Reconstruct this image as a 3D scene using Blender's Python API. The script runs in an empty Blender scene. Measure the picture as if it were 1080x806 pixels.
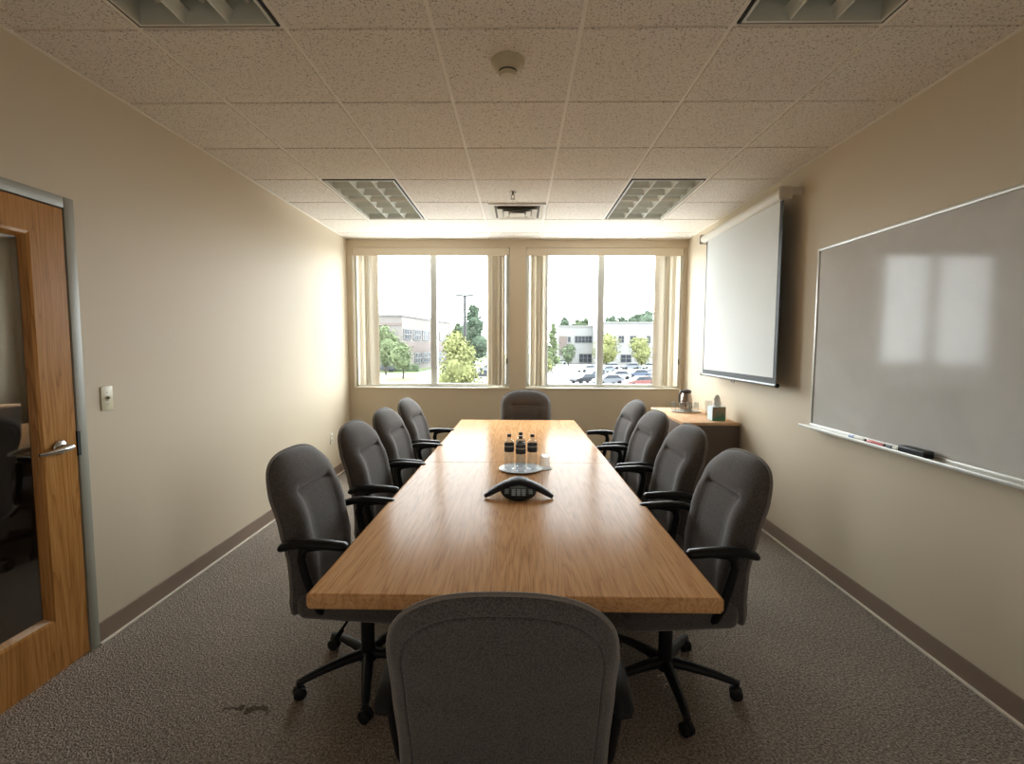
import bpy, bmesh, math, random
from mathutils import Vector, Matrix, Euler
random.seed(7)
S = bpy.context.scene
COL = S.collection
PI = math.pi
R = math.radians

# ------------------------------------------------------------------ room numbers (metres)
XL, XR, YB, YN, H = -2.138, 2.05, 6.107, -1.40, 2.83
T = 0.61
GX, GY = -0.057, 2.106          # ceiling grid origin
EYE = 1.534

# ------------------------------------------------------------------ materials
MATS = {}
def node_mat(name):
    m = bpy.data.materials.new(name); m.use_nodes = True
    nt = m.node_tree; nt.nodes.clear()
    out = nt.nodes.new('ShaderNodeOutputMaterial')
    b = nt.nodes.new('ShaderNodeBsdfPrincipled')
    nt.links.new(b.outputs[0], out.inputs[0])
    MATS[name] = m
    return m, nt, b, out
def srgb(r, g, b):
    f = lambda c: (c/255/12.92) if c/255 <= .04045 else ((c/255+.055)/1.055)**2.4
    return (f(r), f(g), f(b), 1)
def plain(name, col, rough=.5, metal=0., spec=.5, coat=0., noise=0., nscale=40., bump=0., sheen=0.):
    m, nt, b, out = node_mat(name)
    b.inputs['Base Color'].default_value = col
    b.inputs['Roughness'].default_value = rough
    b.inputs['Metallic'].default_value = metal
    b.inputs['Specular IOR Level'].default_value = spec
    b.inputs['Coat Weight'].default_value = coat
    b.inputs['Sheen Weight'].default_value = sheen
    if noise or bump:
        tc = nt.nodes.new('ShaderNodeTexCoord')
        n = nt.nodes.new('ShaderNodeTexNoise'); n.inputs['Scale'].default_value = nscale; n.inputs['Detail'].default_value = 4
        nt.links.new(tc.outputs['Object'], n.inputs['Vector'])
        if noise:
            mx = nt.nodes.new('ShaderNodeMixRGB'); mx.inputs[1].default_value = tuple(c*(1-noise) for c in col[:3])+(1,)
            mx.inputs[2].default_value = tuple(min(1, c*(1+noise)) for c in col[:3])+(1,)
            nt.links.new(n.outputs['Fac'], mx.inputs[0]); nt.links.new(mx.outputs[0], b.inputs['Base Color'])
        if bump:
            bp = nt.nodes.new('ShaderNodeBump'); bp.inputs['Strength'].default_value = bump; bp.inputs['Distance'].default_value = .002
            nt.links.new(n.outputs['Fac'], bp.inputs['Height']); nt.links.new(bp.outputs[0], b.inputs['Normal'])
    return m
def ramp(nt, stops):
    r = nt.nodes.new('ShaderNodeValToRGB')
    el = r.color_ramp.elements
    while len(el) < len(stops): el.new(.5)
    for e, (p, c) in zip(el, stops): e.position = p; e.color = c
    return r

def soft_gloss(m, k, rough, ior=1.45, base=0.0):
    # thin satin lacquer: a weak glossy layer over the matt base
    nt = m.node_tree; out = [n for n in nt.nodes if n.type == 'OUTPUT_MATERIAL'][0]
    b = [n for n in nt.nodes if n.type == 'BSDF_PRINCIPLED'][0]; b.inputs['Specular IOR Level'].default_value = 0
    b.inputs['Coat Weight'].default_value = 0
    g = nt.nodes.new('ShaderNodeBsdfGlossy'); g.inputs['Roughness'].default_value = rough
    f = nt.nodes.new('ShaderNodeFresnel'); f.inputs['IOR'].default_value = ior
    mu = nt.nodes.new('ShaderNodeMath'); mu.operation = 'MULTIPLY_ADD'; mu.inputs[1].default_value = k; mu.inputs[2].default_value = base
    nt.links.new(f.outputs[0], mu.inputs[0])
    mx = nt.nodes.new('ShaderNodeMixShader'); nt.links.new(mu.outputs[0], mx.inputs[0])
    nt.links.new(b.outputs[0], mx.inputs[1]); nt.links.new(g.outputs[0], mx.inputs[2]); nt.links.new(mx.outputs[0], out.inputs[0])
WALL = plain('wall_paint', srgb(207, 193, 170), rough=.55, spec=.25, noise=.015, nscale=3, bump=.12)
WALL.node_tree.nodes['Noise Texture'].inputs['Scale'].default_value = 160
GRIDM = plain('ceiling_grid_white', srgb(238, 231, 218), rough=.5)
VINYL = plain('taupe_vinyl', srgb(134, 115, 100), rough=.5, noise=.04, nscale=60)
TOE_SHEEN = plain('painted_toe_sheen', srgb(216, 205, 190), rough=.5)  # pale colour paints in the light reflected along the baseboard toe
BLACK = plain('black_plastic', srgb(24, 24, 27), rough=.42, spec=.25, noise=.05, nscale=200, bump=.1)
BLACKM = plain('black_gap', srgb(10, 10, 10), rough=.7)
PHONE = plain('phone_plastic', srgb(48, 46, 54), rough=.5, spec=.18)
PHONEG = plain('phone_screen', srgb(28, 34, 38), rough=.15)
KEYS = plain('phone_keys', srgb(120, 135, 140), rough=.4)
ALU = plain('brushed_aluminium', srgb(128, 132, 134), rough=.45, metal=.4)
WINAL = plain('window_aluminium', srgb(202, 206, 207), rough=.5)
CHROME = plain('satin_chrome', srgb(200, 200, 200), rough=.22, metal=1)
FRAMEP = plain('door_frame_paint', srgb(150, 148, 136), rough=.4, noise=.02)
CREAM = plain('cream_plastic', srgb(214, 205, 176), rough=.4)
WHITEP = plain('white_plastic', srgb(226, 222, 210), rough=.35)
WBFR = plain('whiteboard_frame', srgb(214, 214, 208), rough=.35, metal=.3)
SCRN = plain('screen_fabric', srgb(226, 230, 230), rough=.8, noise=.01)
SCRB = plain('screen_border', srgb(22, 24, 27), rough=.6)
TAUPE = plain('cabinet_laminate', srgb(98, 84, 76), rough=.45, noise=.03)
ERAS = plain('eraser_felt', srgb(38, 40, 42), rough=.9, noise=.2, nscale=200)
ERAS2 = plain('eraser_body', srgb(66, 70, 72), rough=.5)
BLUE = plain('marker_blue', srgb(24, 70, 150), rough=.35)
RED = plain('marker_red', srgb(190, 45, 45), rough=.35)
GREEN = plain('marker_green', srgb(30, 110, 80), rough=.35)
TISSUE = plain('tissue_paper', srgb(240, 242, 240), rough=.9)
DETM = plain('detector_plastic', srgb(196, 184, 156), rough=.4)
VENTM = plain('diffuser_enamel', srgb(206, 198, 182), rough=.4)
LOUV = plain('louver_enamel', srgb(218, 220, 211), rough=.35)
LOUVI = plain('troffer_inside', srgb(196, 198, 188), rough=.4)
LABEL = plain('bottle_label', srgb(62, 70, 82), rough=.5)
LABEL2 = plain('bottle_label_print', srgb(165, 172, 180), rough=.5)
CARAFE = plain('carafe_steel', srgb(176, 160, 150), rough=.2, metal=.9)
CARLID = plain('carafe_lid', srgb(40, 30, 30), rough=.4)

def make_whiteboard_mat():
    m, nt, b, out = node_mat('whiteboard_enamel')
    tc = nt.nodes.new('ShaderNodeTexCoord')
    n = nt.nodes.new('ShaderNodeTexNoise'); n.inputs['Scale'].default_value = 2.2; n.inputs['Detail'].default_value = 5; n.inputs['Distortion'].default_value = 1.2
    nt.links.new(tc.outputs['Object'], n.inputs['Vector'])
    r = ramp(nt, [(.3, srgb(196, 194, 190)), (.7, srgb(206, 204, 200))]); nt.links.new(n.outputs['Fac'], r.inputs[0])
    nt.links.new(r.outputs[0], b.inputs['Base Color'])
    r2 = ramp(nt, [(.35, (.16,)*3+(1,)), (.75, (.22,)*3+(1,))]); nt.links.new(n.outputs['Fac'], r2.inputs[0])
    nt.links.new(r2.outputs[0], b.inputs['Roughness'])
    b.inputs['Specular IOR Level'].default_value = .55
    n2 = nt.nodes.new('ShaderNodeTexNoise'); n2.inputs['Scale'].default_value = 2.5
    nt.links.new(tc.outputs['Object'], n2.inputs['Vector'])
    bp = nt.nodes.new('ShaderNodeBump'); bp.inputs['Strength'].default_value = .05; bp.inputs['Distance'].default_value = .01
    nt.links.new(n2.outputs['Fac'], bp.inputs['Height']); nt.links.new(bp.outputs[0], b.inputs['Normal'])
    return m
WBOARD = make_whiteboard_mat(); soft_gloss(WBOARD, .42, .085)

def make_tile_mat():
    m, nt, b, out = node_mat('mineral_ceiling_tile')
    tc = nt.nodes.new('ShaderNodeTexCoord')
    v = nt.nodes.new('ShaderNodeTexNoise'); v.inputs['Scale'].default_value = 125; v.inputs['Detail'].default_value = 2; v.inputs['Distortion'].default_value = .6
    nt.links.new(tc.outputs['Object'], v.inputs['Vector'])
    r = ramp(nt, [(.35, srgb(160, 149, 135)), (.43, srgb(228, 220, 208)), (1, srgb(233, 226, 215))])
    nt.links.new(v.outputs['Fac'], r.inputs[0]); nt.links.new(r.outputs[0], b.inputs['Base Color'])
    b.inputs['Roughness'].default_value = .95; b.inputs['Specular IOR Level'].default_value = .1
    bp = nt.nodes.new('ShaderNodeBump'); bp.inputs['Strength'].default_value = .5; bp.inputs['Distance'].default_value = .003
    nt.links.new(v.outputs['Fac'], bp.inputs['Height']); nt.links.new(bp.outputs[0], b.inputs['Normal'])
    return m
TILE = make_tile_mat()

def make_carpet():
    m, nt, b, out = node_mat('loop_pile_carpet')
    tc = nt.nodes.new('ShaderNodeTexCoord')
    v = nt.nodes.new('ShaderNodeTexVoronoi'); v.inputs['Scale'].default_value = 150
    n = nt.nodes.new('ShaderNodeTexNoise'); n.inputs['Scale'].default_value = 105; n.inputs['Detail'].default_value = 5
    n2 = nt.nodes.new('ShaderNodeTexNoise'); n2.inputs['Scale'].default_value = 1.3; n2.inputs['Detail'].default_value = 4
    for q in (v, n, n2): nt.links.new(tc.outputs['Object'], q.inputs['Vector'])
    r = ramp(nt, [(.3, srgb(98, 89, 81)), (.5, srgb(146, 136, 126)), (.7, srgb(182, 171, 159))])
    nt.links.new(n.outputs['Fac'], r.inputs[0])
    rv = ramp(nt, [(0, (.75,)*3+(1,)), (1, (1.25,)*3+(1,))]); nt.links.new(v.outputs['Color'], rv.inputs[0])
    mu = nt.nodes.new('ShaderNodeMixRGB'); mu.blend_type = 'MULTIPLY'; mu.inputs[0].default_value = 1
    nt.links.new(r.outputs[0], mu.inputs[1]); nt.links.new(rv.outputs[0], mu.inputs[2])
    r2 = ramp(nt, [(.35, (.88,)*3+(1,)), (.65, (1.06,)*3+(1,))]); nt.links.new(n2.outputs['Fac'], r2.inputs[0])
    mu2 = nt.nodes.new('ShaderNodeMixRGB'); mu2.blend_type = 'MULTIPLY'; mu2.inputs[0].default_value = 1
    nt.links.new(mu.outputs[0], mu2.inputs[1]); nt.links.new(r2.outputs[0], mu2.inputs[2])
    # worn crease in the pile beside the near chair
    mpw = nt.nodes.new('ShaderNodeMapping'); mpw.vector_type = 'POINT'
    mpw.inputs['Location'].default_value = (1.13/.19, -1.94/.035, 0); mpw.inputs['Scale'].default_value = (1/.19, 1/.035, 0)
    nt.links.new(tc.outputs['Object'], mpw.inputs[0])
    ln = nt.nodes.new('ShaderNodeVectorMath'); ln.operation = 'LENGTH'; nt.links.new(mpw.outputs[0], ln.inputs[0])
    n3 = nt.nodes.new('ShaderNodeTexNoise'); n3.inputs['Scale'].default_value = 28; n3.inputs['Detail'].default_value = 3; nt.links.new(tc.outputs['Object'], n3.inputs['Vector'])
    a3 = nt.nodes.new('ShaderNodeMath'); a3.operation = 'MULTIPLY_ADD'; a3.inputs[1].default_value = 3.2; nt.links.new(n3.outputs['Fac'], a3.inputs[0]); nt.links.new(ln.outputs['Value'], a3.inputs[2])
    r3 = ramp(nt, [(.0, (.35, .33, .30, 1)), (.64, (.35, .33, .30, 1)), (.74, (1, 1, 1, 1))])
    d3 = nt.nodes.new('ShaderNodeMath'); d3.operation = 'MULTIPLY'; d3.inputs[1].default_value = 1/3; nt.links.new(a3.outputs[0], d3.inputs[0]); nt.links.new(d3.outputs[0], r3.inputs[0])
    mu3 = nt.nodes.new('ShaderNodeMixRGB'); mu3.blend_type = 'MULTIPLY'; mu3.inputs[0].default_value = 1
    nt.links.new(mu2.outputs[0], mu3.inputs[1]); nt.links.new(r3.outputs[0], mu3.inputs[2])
    nt.links.new(mu3.outputs[0], b.inputs['Base Color'])
    b.inputs['Roughness'].default_value = 1; b.inputs['Specular IOR Level'].default_value = .1
    bp = nt.nodes.new('ShaderNodeBump'); bp.inputs['Strength'].default_value = .8; bp.inputs['Distance'].default_value = .006
    nt.links.new(v.outputs['Distance'], bp.inputs['Height']); nt.links.new(bp.outputs[0], b.inputs['Normal'])
    return m
CARPET = make_carpet()

def make_wood(name, c_dark, c_mid, c_light, axis='Y', rough=.3, coat=0., coat_r=.15, scale=1.0, spec=.5):
    m, nt, b, out = node_mat(name)
    tc = nt.nodes.new('ShaderNodeTexCoord')
    mp = nt.nodes.new('ShaderNodeMapping')
    sc = {'Y': (9, .55, 9), 'Z': (9, 9, .55), 'X': (.55, 9, 9)}[axis]
    mp.inputs['Scale'].default_value = tuple(s*scale for s in sc)
    nt.links.new(tc.outputs['Object'], mp.inputs[0])
    n0 = nt.nodes.new('ShaderNodeTexNoise'); n0.inputs['Scale'].default_value = .9; n0.inputs['Detail'].default_value = 3; n0.inputs['Distortion'].default_value = .5
    nt.links.new(mp.outputs[0], n0.inputs['Vector'])
    mth = nt.nodes.new('ShaderNodeMath'); mth.operation = 'MULTIPLY'; mth.inputs[1].default_value = 14
    nt.links.new(n0.outputs['Fac'], mth.inputs[0])
    fr = nt.nodes.new('ShaderNodeMath'); fr.operation = 'FRACT'; nt.links.new(mth.outputs[0], fr.inputs[0])
    r = ramp(nt, [(0, c_dark), (.18, c_mid), (.65, c_light), (1, c_mid)])
    nt.links.new(fr.outputs[0], r.inputs[0])
    mp2 = nt.nodes.new('ShaderNodeMapping')
    sc2 = {'Y': (260, 7, 260), 'Z': (260, 260, 7), 'X': (7, 260, 260)}[axis]
    mp2.inputs['Scale'].default_value = sc2
    nt.links.new(tc.outputs['Object'], mp2.inputs[0])
    n1 = nt.nodes.new('ShaderNodeTexNoise'); n1.inputs['Scale'].default_value = 1; n1.inputs['Detail'].default_value = 2
    nt.links.new(mp2.outputs[0], n1.inputs['Vector'])
    r1 = ramp(nt, [(.33, (.7, .66, .6, 1)), (.5, (1, 1, 1, 1))]); nt.links.new(n1.outputs['Fac'], r1.inputs[0])
    mu = nt.nodes.new('ShaderNodeMixRGB'); mu.blend_type = 'MULTIPLY'; mu.inputs[0].default_value = .8
    nt.links.new(r.outputs[0], mu.inputs[1]); nt.links.new(r1.outputs[0], mu.inputs[2])
    nt.links.new(mu.outputs[0], b.inputs['Base Color'])
    b.inputs['Roughness'].default_value = rough; b.inputs['Specular IOR Level'].default_value = spec
    b.inputs['Coat Weight'].default_value = coat; b.inputs['Coat Roughness'].default_value = coat_r
    bp = nt.nodes.new('ShaderNodeBump'); bp.inputs['Strength'].default_value = .12; bp.inputs['Distance'].default_value = .001
    nt.links.new(r1.outputs[0], bp.inputs['Height']); nt.links.new(bp.outputs[0], b.inputs['Normal'])
    return m
OAK = make_wood('light_oak_veneer', srgb(194, 145, 100), srgb(210, 161, 113), srgb(220, 173, 126), 'Y', rough=.3, spec=.18)
soft_gloss(OAK, .24, .20)
OAKE = make_wood('light_oak_edge', srgb(184, 130, 76), srgb(200, 146, 90), srgb(210, 158, 102), 'X', rough=.35, coat=.3)
OAKC = make_wood('cabinet_oak', srgb(214, 172, 136), srgb(222, 183, 148), srgb(228, 191, 157), 'Y', rough=.35, coat=.3); soft_gloss(OAKC, .15, .2)
DOORW = make_wood('door_oak', srgb(156, 106, 56), srgb(176, 124, 68), srgb(188, 137, 80), 'Z', rough=.4, scale=.8); soft_gloss(DOORW, .35, .3)

def make_fabric(name, c0, c1, scale=420):
    m, nt, b, out = node_mat(name)
    tc = nt.nodes.new('ShaderNodeTexCoord')
    n = nt.nodes.new('ShaderNodeTexNoise'); n.inputs['Scale'].default_value = scale; n.inputs['Detail'].default_value = 3
    nt.links.new(tc.outputs['Object'], n.inputs['Vector'])
    r = ramp(nt, [(.35, c0), (.65, c1)]); nt.links.new(n.outputs['Fac'], r.inputs[0]); nt.links.new(r.outputs[0], b.inputs['Base Color'])
    b.inputs['Roughness'].default_value = .9; b.inputs['Specular IOR Level'].default_value = .2
    b.inputs['Sheen Weight'].default_value = .35; b.inputs['Sheen Roughness'].default_value = .5
    bp = nt.nodes.new('ShaderNodeBump'); bp.inputs['Strength'].default_value = .4; bp.inputs['Distance'].default_value = .0015
    nt.links.new(n.outputs['Fac'], bp.inputs['Height']); nt.links.new(bp.outputs[0], b.inputs['Normal'])
    return m
FAB = make_fabric('charcoal_upholstery', srgb(62, 58, 57), srgb(98, 93, 92), 260)
PIPE = make_fabric('upholstery_piping', srgb(104, 99, 95), srgb(134, 128, 122))

def pane_mat(name, ior, tint=(1, 1, 1, 1), rough=.0, edge=1.0):
    m = bpy.data.materials.new(name); m.use_nodes = True; nt = m.node_tree; nt.nodes.clear()
    out = nt.nodes.new('ShaderNodeOutputMaterial'); mix = nt.nodes.new('ShaderNodeMixShader')
    tr = nt.nodes.new('ShaderNodeBsdfTransparent'); tr.inputs[0].default_value = tint
    gl = nt.nodes.new('ShaderNodeBsdfGlossy'); gl.inputs['Roughness'].default_value = rough
    lw = nt.nodes.new('ShaderNodeLayerWeight'); lw.inputs['Blend'].default_value = .5
    f = nt.nodes.new('ShaderNodeMath'); f.operation = 'POWER'; f.inputs[1].default_value = 5; nt.links.new(lw.outputs['Facing'], f.inputs[0])
    f0 = ((ior-1)/(ior+1))**2
    g2 = nt.nodes.new('ShaderNodeMath'); g2.operation = 'MULTIPLY_ADD'; g2.inputs[1].default_value = edge-f0; g2.inputs[2].default_value = f0; nt.links.new(f.outputs[0], g2.inputs[0])
    nt.links.new(g2.outputs[0], mix.inputs[0]); nt.links.new(tr.outputs[0], mix.inputs[1]); nt.links.new(gl.outputs[0], mix.inputs[2])
    nt.links.new(mix.outputs[0], out.inputs[0]); return m
PANE = pane_mat('window_glass', 1.35, (.96, .98, .97, 1))
DGLASS = pane_mat('door_glass', 2.3, (.6, .58, .54, 1))
TGLASS = pane_mat('thin_glass', 1.9, (.93, .945, .95, 1), .2, .7)
BOTG = pane_mat('bottle_plastic', 1.95, (.90, .92, .94, 1), .22, .7)

def make_vane():
    m = bpy.data.materials.new('blind_vane_fabric'); m.use_nodes = True; nt = m.node_tree; nt.nodes.clear()
    out = nt.nodes.new('ShaderNodeOutputMaterial'); mix = nt.nodes.new('ShaderNodeMixShader'); mix.inputs[0].default_value = .22
    d = nt.nodes.new('ShaderNodeBsdfDiffuse'); t = nt.nodes.new('ShaderNodeBsdfTranslucent')
    tc = nt.nodes.new('ShaderNodeTexCoord'); n = nt.nodes.new('ShaderNodeTexNoise'); n.inputs['Scale'].default_value = 60
    nt.links.new(tc.outputs['Object'], n.inputs['Vector'])
    r = ramp(nt, [(.3, srgb(222, 214, 198)), (.7, srgb(230, 222, 207))]); nt.links.new(n.outputs['Fac'], r.inputs[0])
    nt.links.new(r.outputs[0], d.inputs[0]); t.inputs[0].default_value = srgb(226, 222, 214)
    nt.links.new(d.outputs[0], mix.inputs[1]); nt.links.new(t.outputs[0], mix.inputs[2]); nt.links.new(mix.outputs[0], out.inputs[0])
    return m
VANE = make_vane()
RAILM = plain('headrail_enamel', srgb(216, 203, 182), rough=.5)

# ------------------------------------------------------------------ mesh helpers
class MB:
    def __init__(s): s.bm = bmesh.new()
    def box(s, x0, x1, y0, y1, z0, z1, bevel=0, seg=2, M=None):
        vs = [s.bm.verts.new((x, y, z)) for z in (z0, z1) for y in (y0, y1) for x in (x0, x1)]
        fs = [(0, 2, 3, 1), (4, 5, 7, 6), (0, 1, 5, 4), (2, 6, 7, 3), (0, 4, 6, 2), (1, 3, 7, 5)]
        F = [s.bm.faces.new([vs[i] for i in f]) for f in fs]
        if bevel:
            E = list({e for f in F for e in f.edges})
            g = bmesh.ops.bevel(s.bm, geom=E, offset=bevel, segments=seg, affect='EDGES', profile=.5)
            vs = list({v for f in g['faces'] for v in f.verts} | {v for v in vs if v.is_valid})
        if M is not None: bmesh.ops.transform(s.bm, matrix=M, verts=[v for v in vs if v.is_valid])
        return s
    def lathe(s, prof, n=24, M=None, sx=1, sy=1, cap0=True, cap1=True):
        rings = []
        for (r, z) in prof:
            rings.append([s.bm.verts.new((math.cos(2*PI*i/n)*r*sx, math.sin(2*PI*i/n)*r*sy, z)) for i in range(n)])
        for a, b in zip(rings[:-1], rings[1:]):
            for i in range(n): s.bm.faces.new((a[i], a[(i+1) % n], b[(i+1) % n], b[i]))
        if cap0: s.bm.faces.new(rings[0][::-1])
        if cap1: s.bm.faces.new(rings[-1])
        if M is not None: bmesh.ops.transform(s.bm, matrix=M, verts=[v for r in rings for v in r])
        return s
    def tube(s, pts, rad, n=10, flat=1.0, M=None):
        """tube along pts; rad float or list; flat scales the side axis"""
        P = [Vector(p) for p in pts]; N = len(P)
        rad = rad if isinstance(rad, (list, tuple)) else [rad]*N
        rings = []; up = Vector((0, 0, 1)); prev = None
        for i, p in enumerate(P):
            t = (P[min(i+1, N-1)]-P[max(i-1, 0)]).normalized()
            if prev is None:
                a = t.cross(up)
                if a.length < 1e-3: a = t.cross(Vector((0, 1, 0)))
                a.normalize()
            else:
                a = prev - t*prev.dot(t); a.normalize()
            prev = a; b = a.cross(t)
            rings.append([s.bm.verts.new(p + a*math.cos(2*PI*k/n)*rad[i]*flat + b*math.sin(2*PI*k/n)*rad[i]) for k in range(n)])
        for a, b in zip(rings[:-1], rings[1:]):
            for i in range(n): s.bm.faces.new((a[i], b[i], b[(i+1) % n], a[(i+1) % n]))
        s.bm.faces.new(rings[0]); s.bm.faces.new(rings[-1][::-1])
        if M is not None: bmesh.ops.transform(s.bm, matrix=M, verts=[v for r in rings for v in r])
        return s
    def quad(s, a, b, c, d):
        s.bm.faces.new([s.bm.verts.new(p) for p in (a, b, c, d)]); return s
    def prism(s, poly, z0, z1, bevel=0, seg=2, M=None):
        lo = [s.bm.verts.new((x, y, z0)) for x, y in poly]; hi = [s.bm.verts.new((x, y, z1)) for x, y in poly]
        F = [s.bm.faces.new(lo[::-1]), s.bm.faces.new(hi)]
        n = len(poly)
        for i in range(n): F.append(s.bm.faces.new((lo[i], lo[(i+1) % n], hi[(i+1) % n], hi[i])))
        vs = lo+hi
        if bevel:
            E = list({e for f in F[:2] for e in f.edges})
            g = bmesh.ops.bevel(s.bm, geom=E, offset=bevel, segments=seg, affect='EDGES', profile=.5)
            vs = list({v for f in g['faces'] for v in f.verts} | {v for v in vs if v.is_valid})
        if M is not None: bmesh.ops.transform(s.bm, matrix=M, verts=[v for v in vs if v.is_valid])
        return s
    def build(s, name, mat, parent=None, smooth=None, loc=None, rot=None):
        bmesh.ops.recalc_face_normals(s.bm, faces=s.bm.faces)
        me = bpy.data.meshes.new(name); s.bm.to_mesh(me); s.bm.free()
        me.materials.append(mat)
        if smooth is not None:
            for p in me.polygons: p.use_smooth = True
            if smooth < 180:
                try: me.set_sharp_from_angle(angle=R(smooth))
                except Exception: pass
        o = bpy.data.objects.new(name, me); COL.objects.link(o)
        if parent is not None: o.parent = parent
        if loc: o.location = loc
        if rot: o.rotation_euler = rot
        return o
def TR(x, y, z, rx=0, ry=0, rz=0):
    return Matrix.Translation((x, y, z)) @ Euler((rx, ry, rz)).to_matrix().to_4x4()
def tag(o, label, cat, group=None):
    o['label'] = label; o['category'] = cat
    if group: o['group'] = group
    return o
def thing(name, label, cat, loc=(0, 0, 0), rz=0, group=None):
    o = bpy.data.objects.new(name, None); COL.objects.link(o)
    o.empty_display_size = .1
    o.location = loc; o.rotation_euler = (0, 0, rz)
    return tag(o, label, cat, group)
def struct(o): o['kind'] = 'structure'; return o
CH = {}
def kids(o):
    return [c for c in bpy.data.objects if c.parent == o]
def copy_tree(o, parent=None):
    c = o.copy(); COL.objects.link(c)
    if parent is not None: c.parent = parent
    for k in kids(o): copy_tree(k, c)
    return c

# ------------------------------------------------------------------ the setting
W1 = (-2.072, -0.125); W2 = (0.079, 2.015); WZ = (0.985, 2.732)
def build_room():
    m = MB(); m.box(XL-.02, XR+.02, YN-.02, YB+.02, -.1, 0); struct(m.build('floor', CARPET))
    # ceiling tiles as one surface, left open where fixtures are recessed
    xs = [XL] + [GX+(k-2.5)*T for k in range(6)] + [XR]
    ys = [YN] + [GY+i*T for i in range(-5, 7)] + [YB]
    holes = set()
    for k in (1, 5):
        for (a) in (GY-2*T, GY-T, GY+3*T, GY+4*T): holes.add((k, round(a, 3)))
    m = MB()
    for i in range(len(xs)-1):
        for j in range(len(ys)-1):
            if (i, round(ys[j], 3)) in holes: continue
            e = .010
            m.box(xs[i]+e, xs[i+1]-e, ys[j]+e, ys[j+1]-e, H, H+.012)
    m.box(XL-.1, XR+.1, YN-.1, YB+.1, H+.22, H+.26)
    struct(m.build('ceiling', TILE))
    g = MB()
    for x in xs[1:-1]: g.box(x-.0135, x+.0135, YN, YB, H+.0075, H+.03)
    for y in ys[1:-1]: g.box(XL, XR, y-.0135, y+.0135, H+.008, H+.03)
    g.box(XL, XL+.02, YN, YB, H-.003, H+.02); g.box(XR-.02, XR, YN, YB, H-.003, H+.02)
    g.box(XL, XR, YB-.02, YB, H-.003, H+.02)
    struct(g.build('trim_1', GRIDM))
    # walls
    D0, D1, DZ = 1.28, 2.352, 2.215
    w = MB()
    w.box(XL-.14, XL, D1-.03, YB+.2, -.1, H+.25); w.box(XL-.14, XL, YN, D0+.03, -.1, H+.25); w.box(XL-.14, XL, D0+.03, D1-.03, DZ-.03, H+.25)
    struct(w.build('wall_left', WALL))
    w = MB(); w.box(XR, XR+.14, YN, YB+.2, -.1, H+.25); struct(w.build('wall_right', WALL))
    w = MB(); w.box(XL, XR, YN-.14, YN, -.1, H+.25); struct(w.build('wall_near', WALL))
    w = MB()
    y0, y1 = YB, YB+.2
    w.box(XL, XR, y0, y1, -.1, WZ[0]); w.box(XL, XR, y0, y1, WZ[1], H+.25)
    w.box(XL, W1[0], y0, y1, WZ[0], WZ[1]); w.box(W1[1], W2[0], y0, y1, WZ[0], WZ[1]); w.box(W2[1], XR, y0, y1, WZ[0], WZ[1])
    struct(w.build('wall_far', WALL))
    # baseboards
    def base(name, x0, x1, y0, y1, tx0, tx1, ty0, ty1):
        b = MB(); b.box(x0, x1, y0, y1, .012, .112, .002); struct(b.build('baseboard_'+name, VINYL))
        b = MB(); b.box(tx0, tx1, ty0, ty1, 0, .013, .003); return b  # second box: thin strip that carries the painted bright toe line
    b = base('left', XL, XL+.008, D1, YB, XL, XL+.02, D1, YB); struct(b.build('trim_2', TOE_SHEEN))
    b = base('right', XR-.008, XR, YN, YB, XR-.02, XR, YN, YB); struct(b.build('trim_3', TOE_SHEEN))
    b = base('far', XL+.01, XR-.01, YB-.008, YB, XL+.02, XR-.02, YB-.02, YB); struct(b.build('trim_4', TOE_SHEEN))
    # window units
    for n, (a, c) in enumerate((W1, W2), 1):
        f = MB(); ya, yb = YB+.11, YB+.17; t = .045
        f.box(a, c, ya, yb, WZ[0], WZ[0]+.06, .004); f.box(a, c, ya, yb, WZ[1]-.06, WZ[1], .004)
        f.box(a, a+.05, ya, yb, WZ[0]+.06, WZ[1]-.06, .004); f.box(c-.05, c, ya, yb, WZ[0]+.06, WZ[1]-.06, .004)
        mx = {1: -1.085, 2: 1.02}[n]
        sides = {1: (-1.83, -.385), 2: (.335, 1.735)}[n]
        for q in sides: f.box(q-.025, q+.025, ya, yb, WZ[0]+.055, WZ[1]-.055, .004)
        f.box(mx-.041, mx+.041, ya-.01, yb, WZ[0]+.055, WZ[1]-.055, .004)
        wo = struct(f.build('window_%d' % n, WINAL, smooth=40))
        for p0, p1 in ((a+.05, sides[0]-.025), (sides[0]+.025, mx-.041), (mx+.041, sides[1]-.025), (sides[1]+.025, c-.05)):
            g = MB(); g.box(p0, p1, YB+.138, YB+.143, WZ[0]+.06, WZ[1]-.06); g.build('pane', PANE, wo)
        s = MB(); s.box(a+.002, c-.002, YB-.012, YB+.112, WZ[0], WZ[0]+.018, .004)
        s.build('sill', plain('sill_%d' % n, srgb(214, 204, 186), rough=.4), wo)
    # door frame, leaf, corridor behind
    f = MB()
    def fr(y0, y1, z0, z1): f.box(XL-.135, XL+.014, y0, y1, z0, z1, .003)
    fr(D1-.052, D1, 0, DZ); fr(D0, D0+.052, 0, DZ); fr(D0+.052, D1-.052, DZ-.052, DZ)
    d = struct(f.build('door_1', FRAMEP, smooth=40))
    st = MB(); st.box(XL-.07, XL-.032, D1-.064, D1-.052, 0, DZ-.052); st.box(XL-.07, XL-.032, D0+.052, D0+.064, 0, DZ-.052)
    st.box(XL-.07, XL-.032, D0+.064, D1-.064, DZ-.064, DZ-.052); st.build('door_stop', BLACKM, d)
    L0, L1, LZ = D0+.057, D1-.058, DZ-.058
    G0, G1, GZ0, GZ1 = L0+.17, 2.10, .285, 1.99
    lf = MB(); xa, xb = XL-.032, XL+.01
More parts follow.
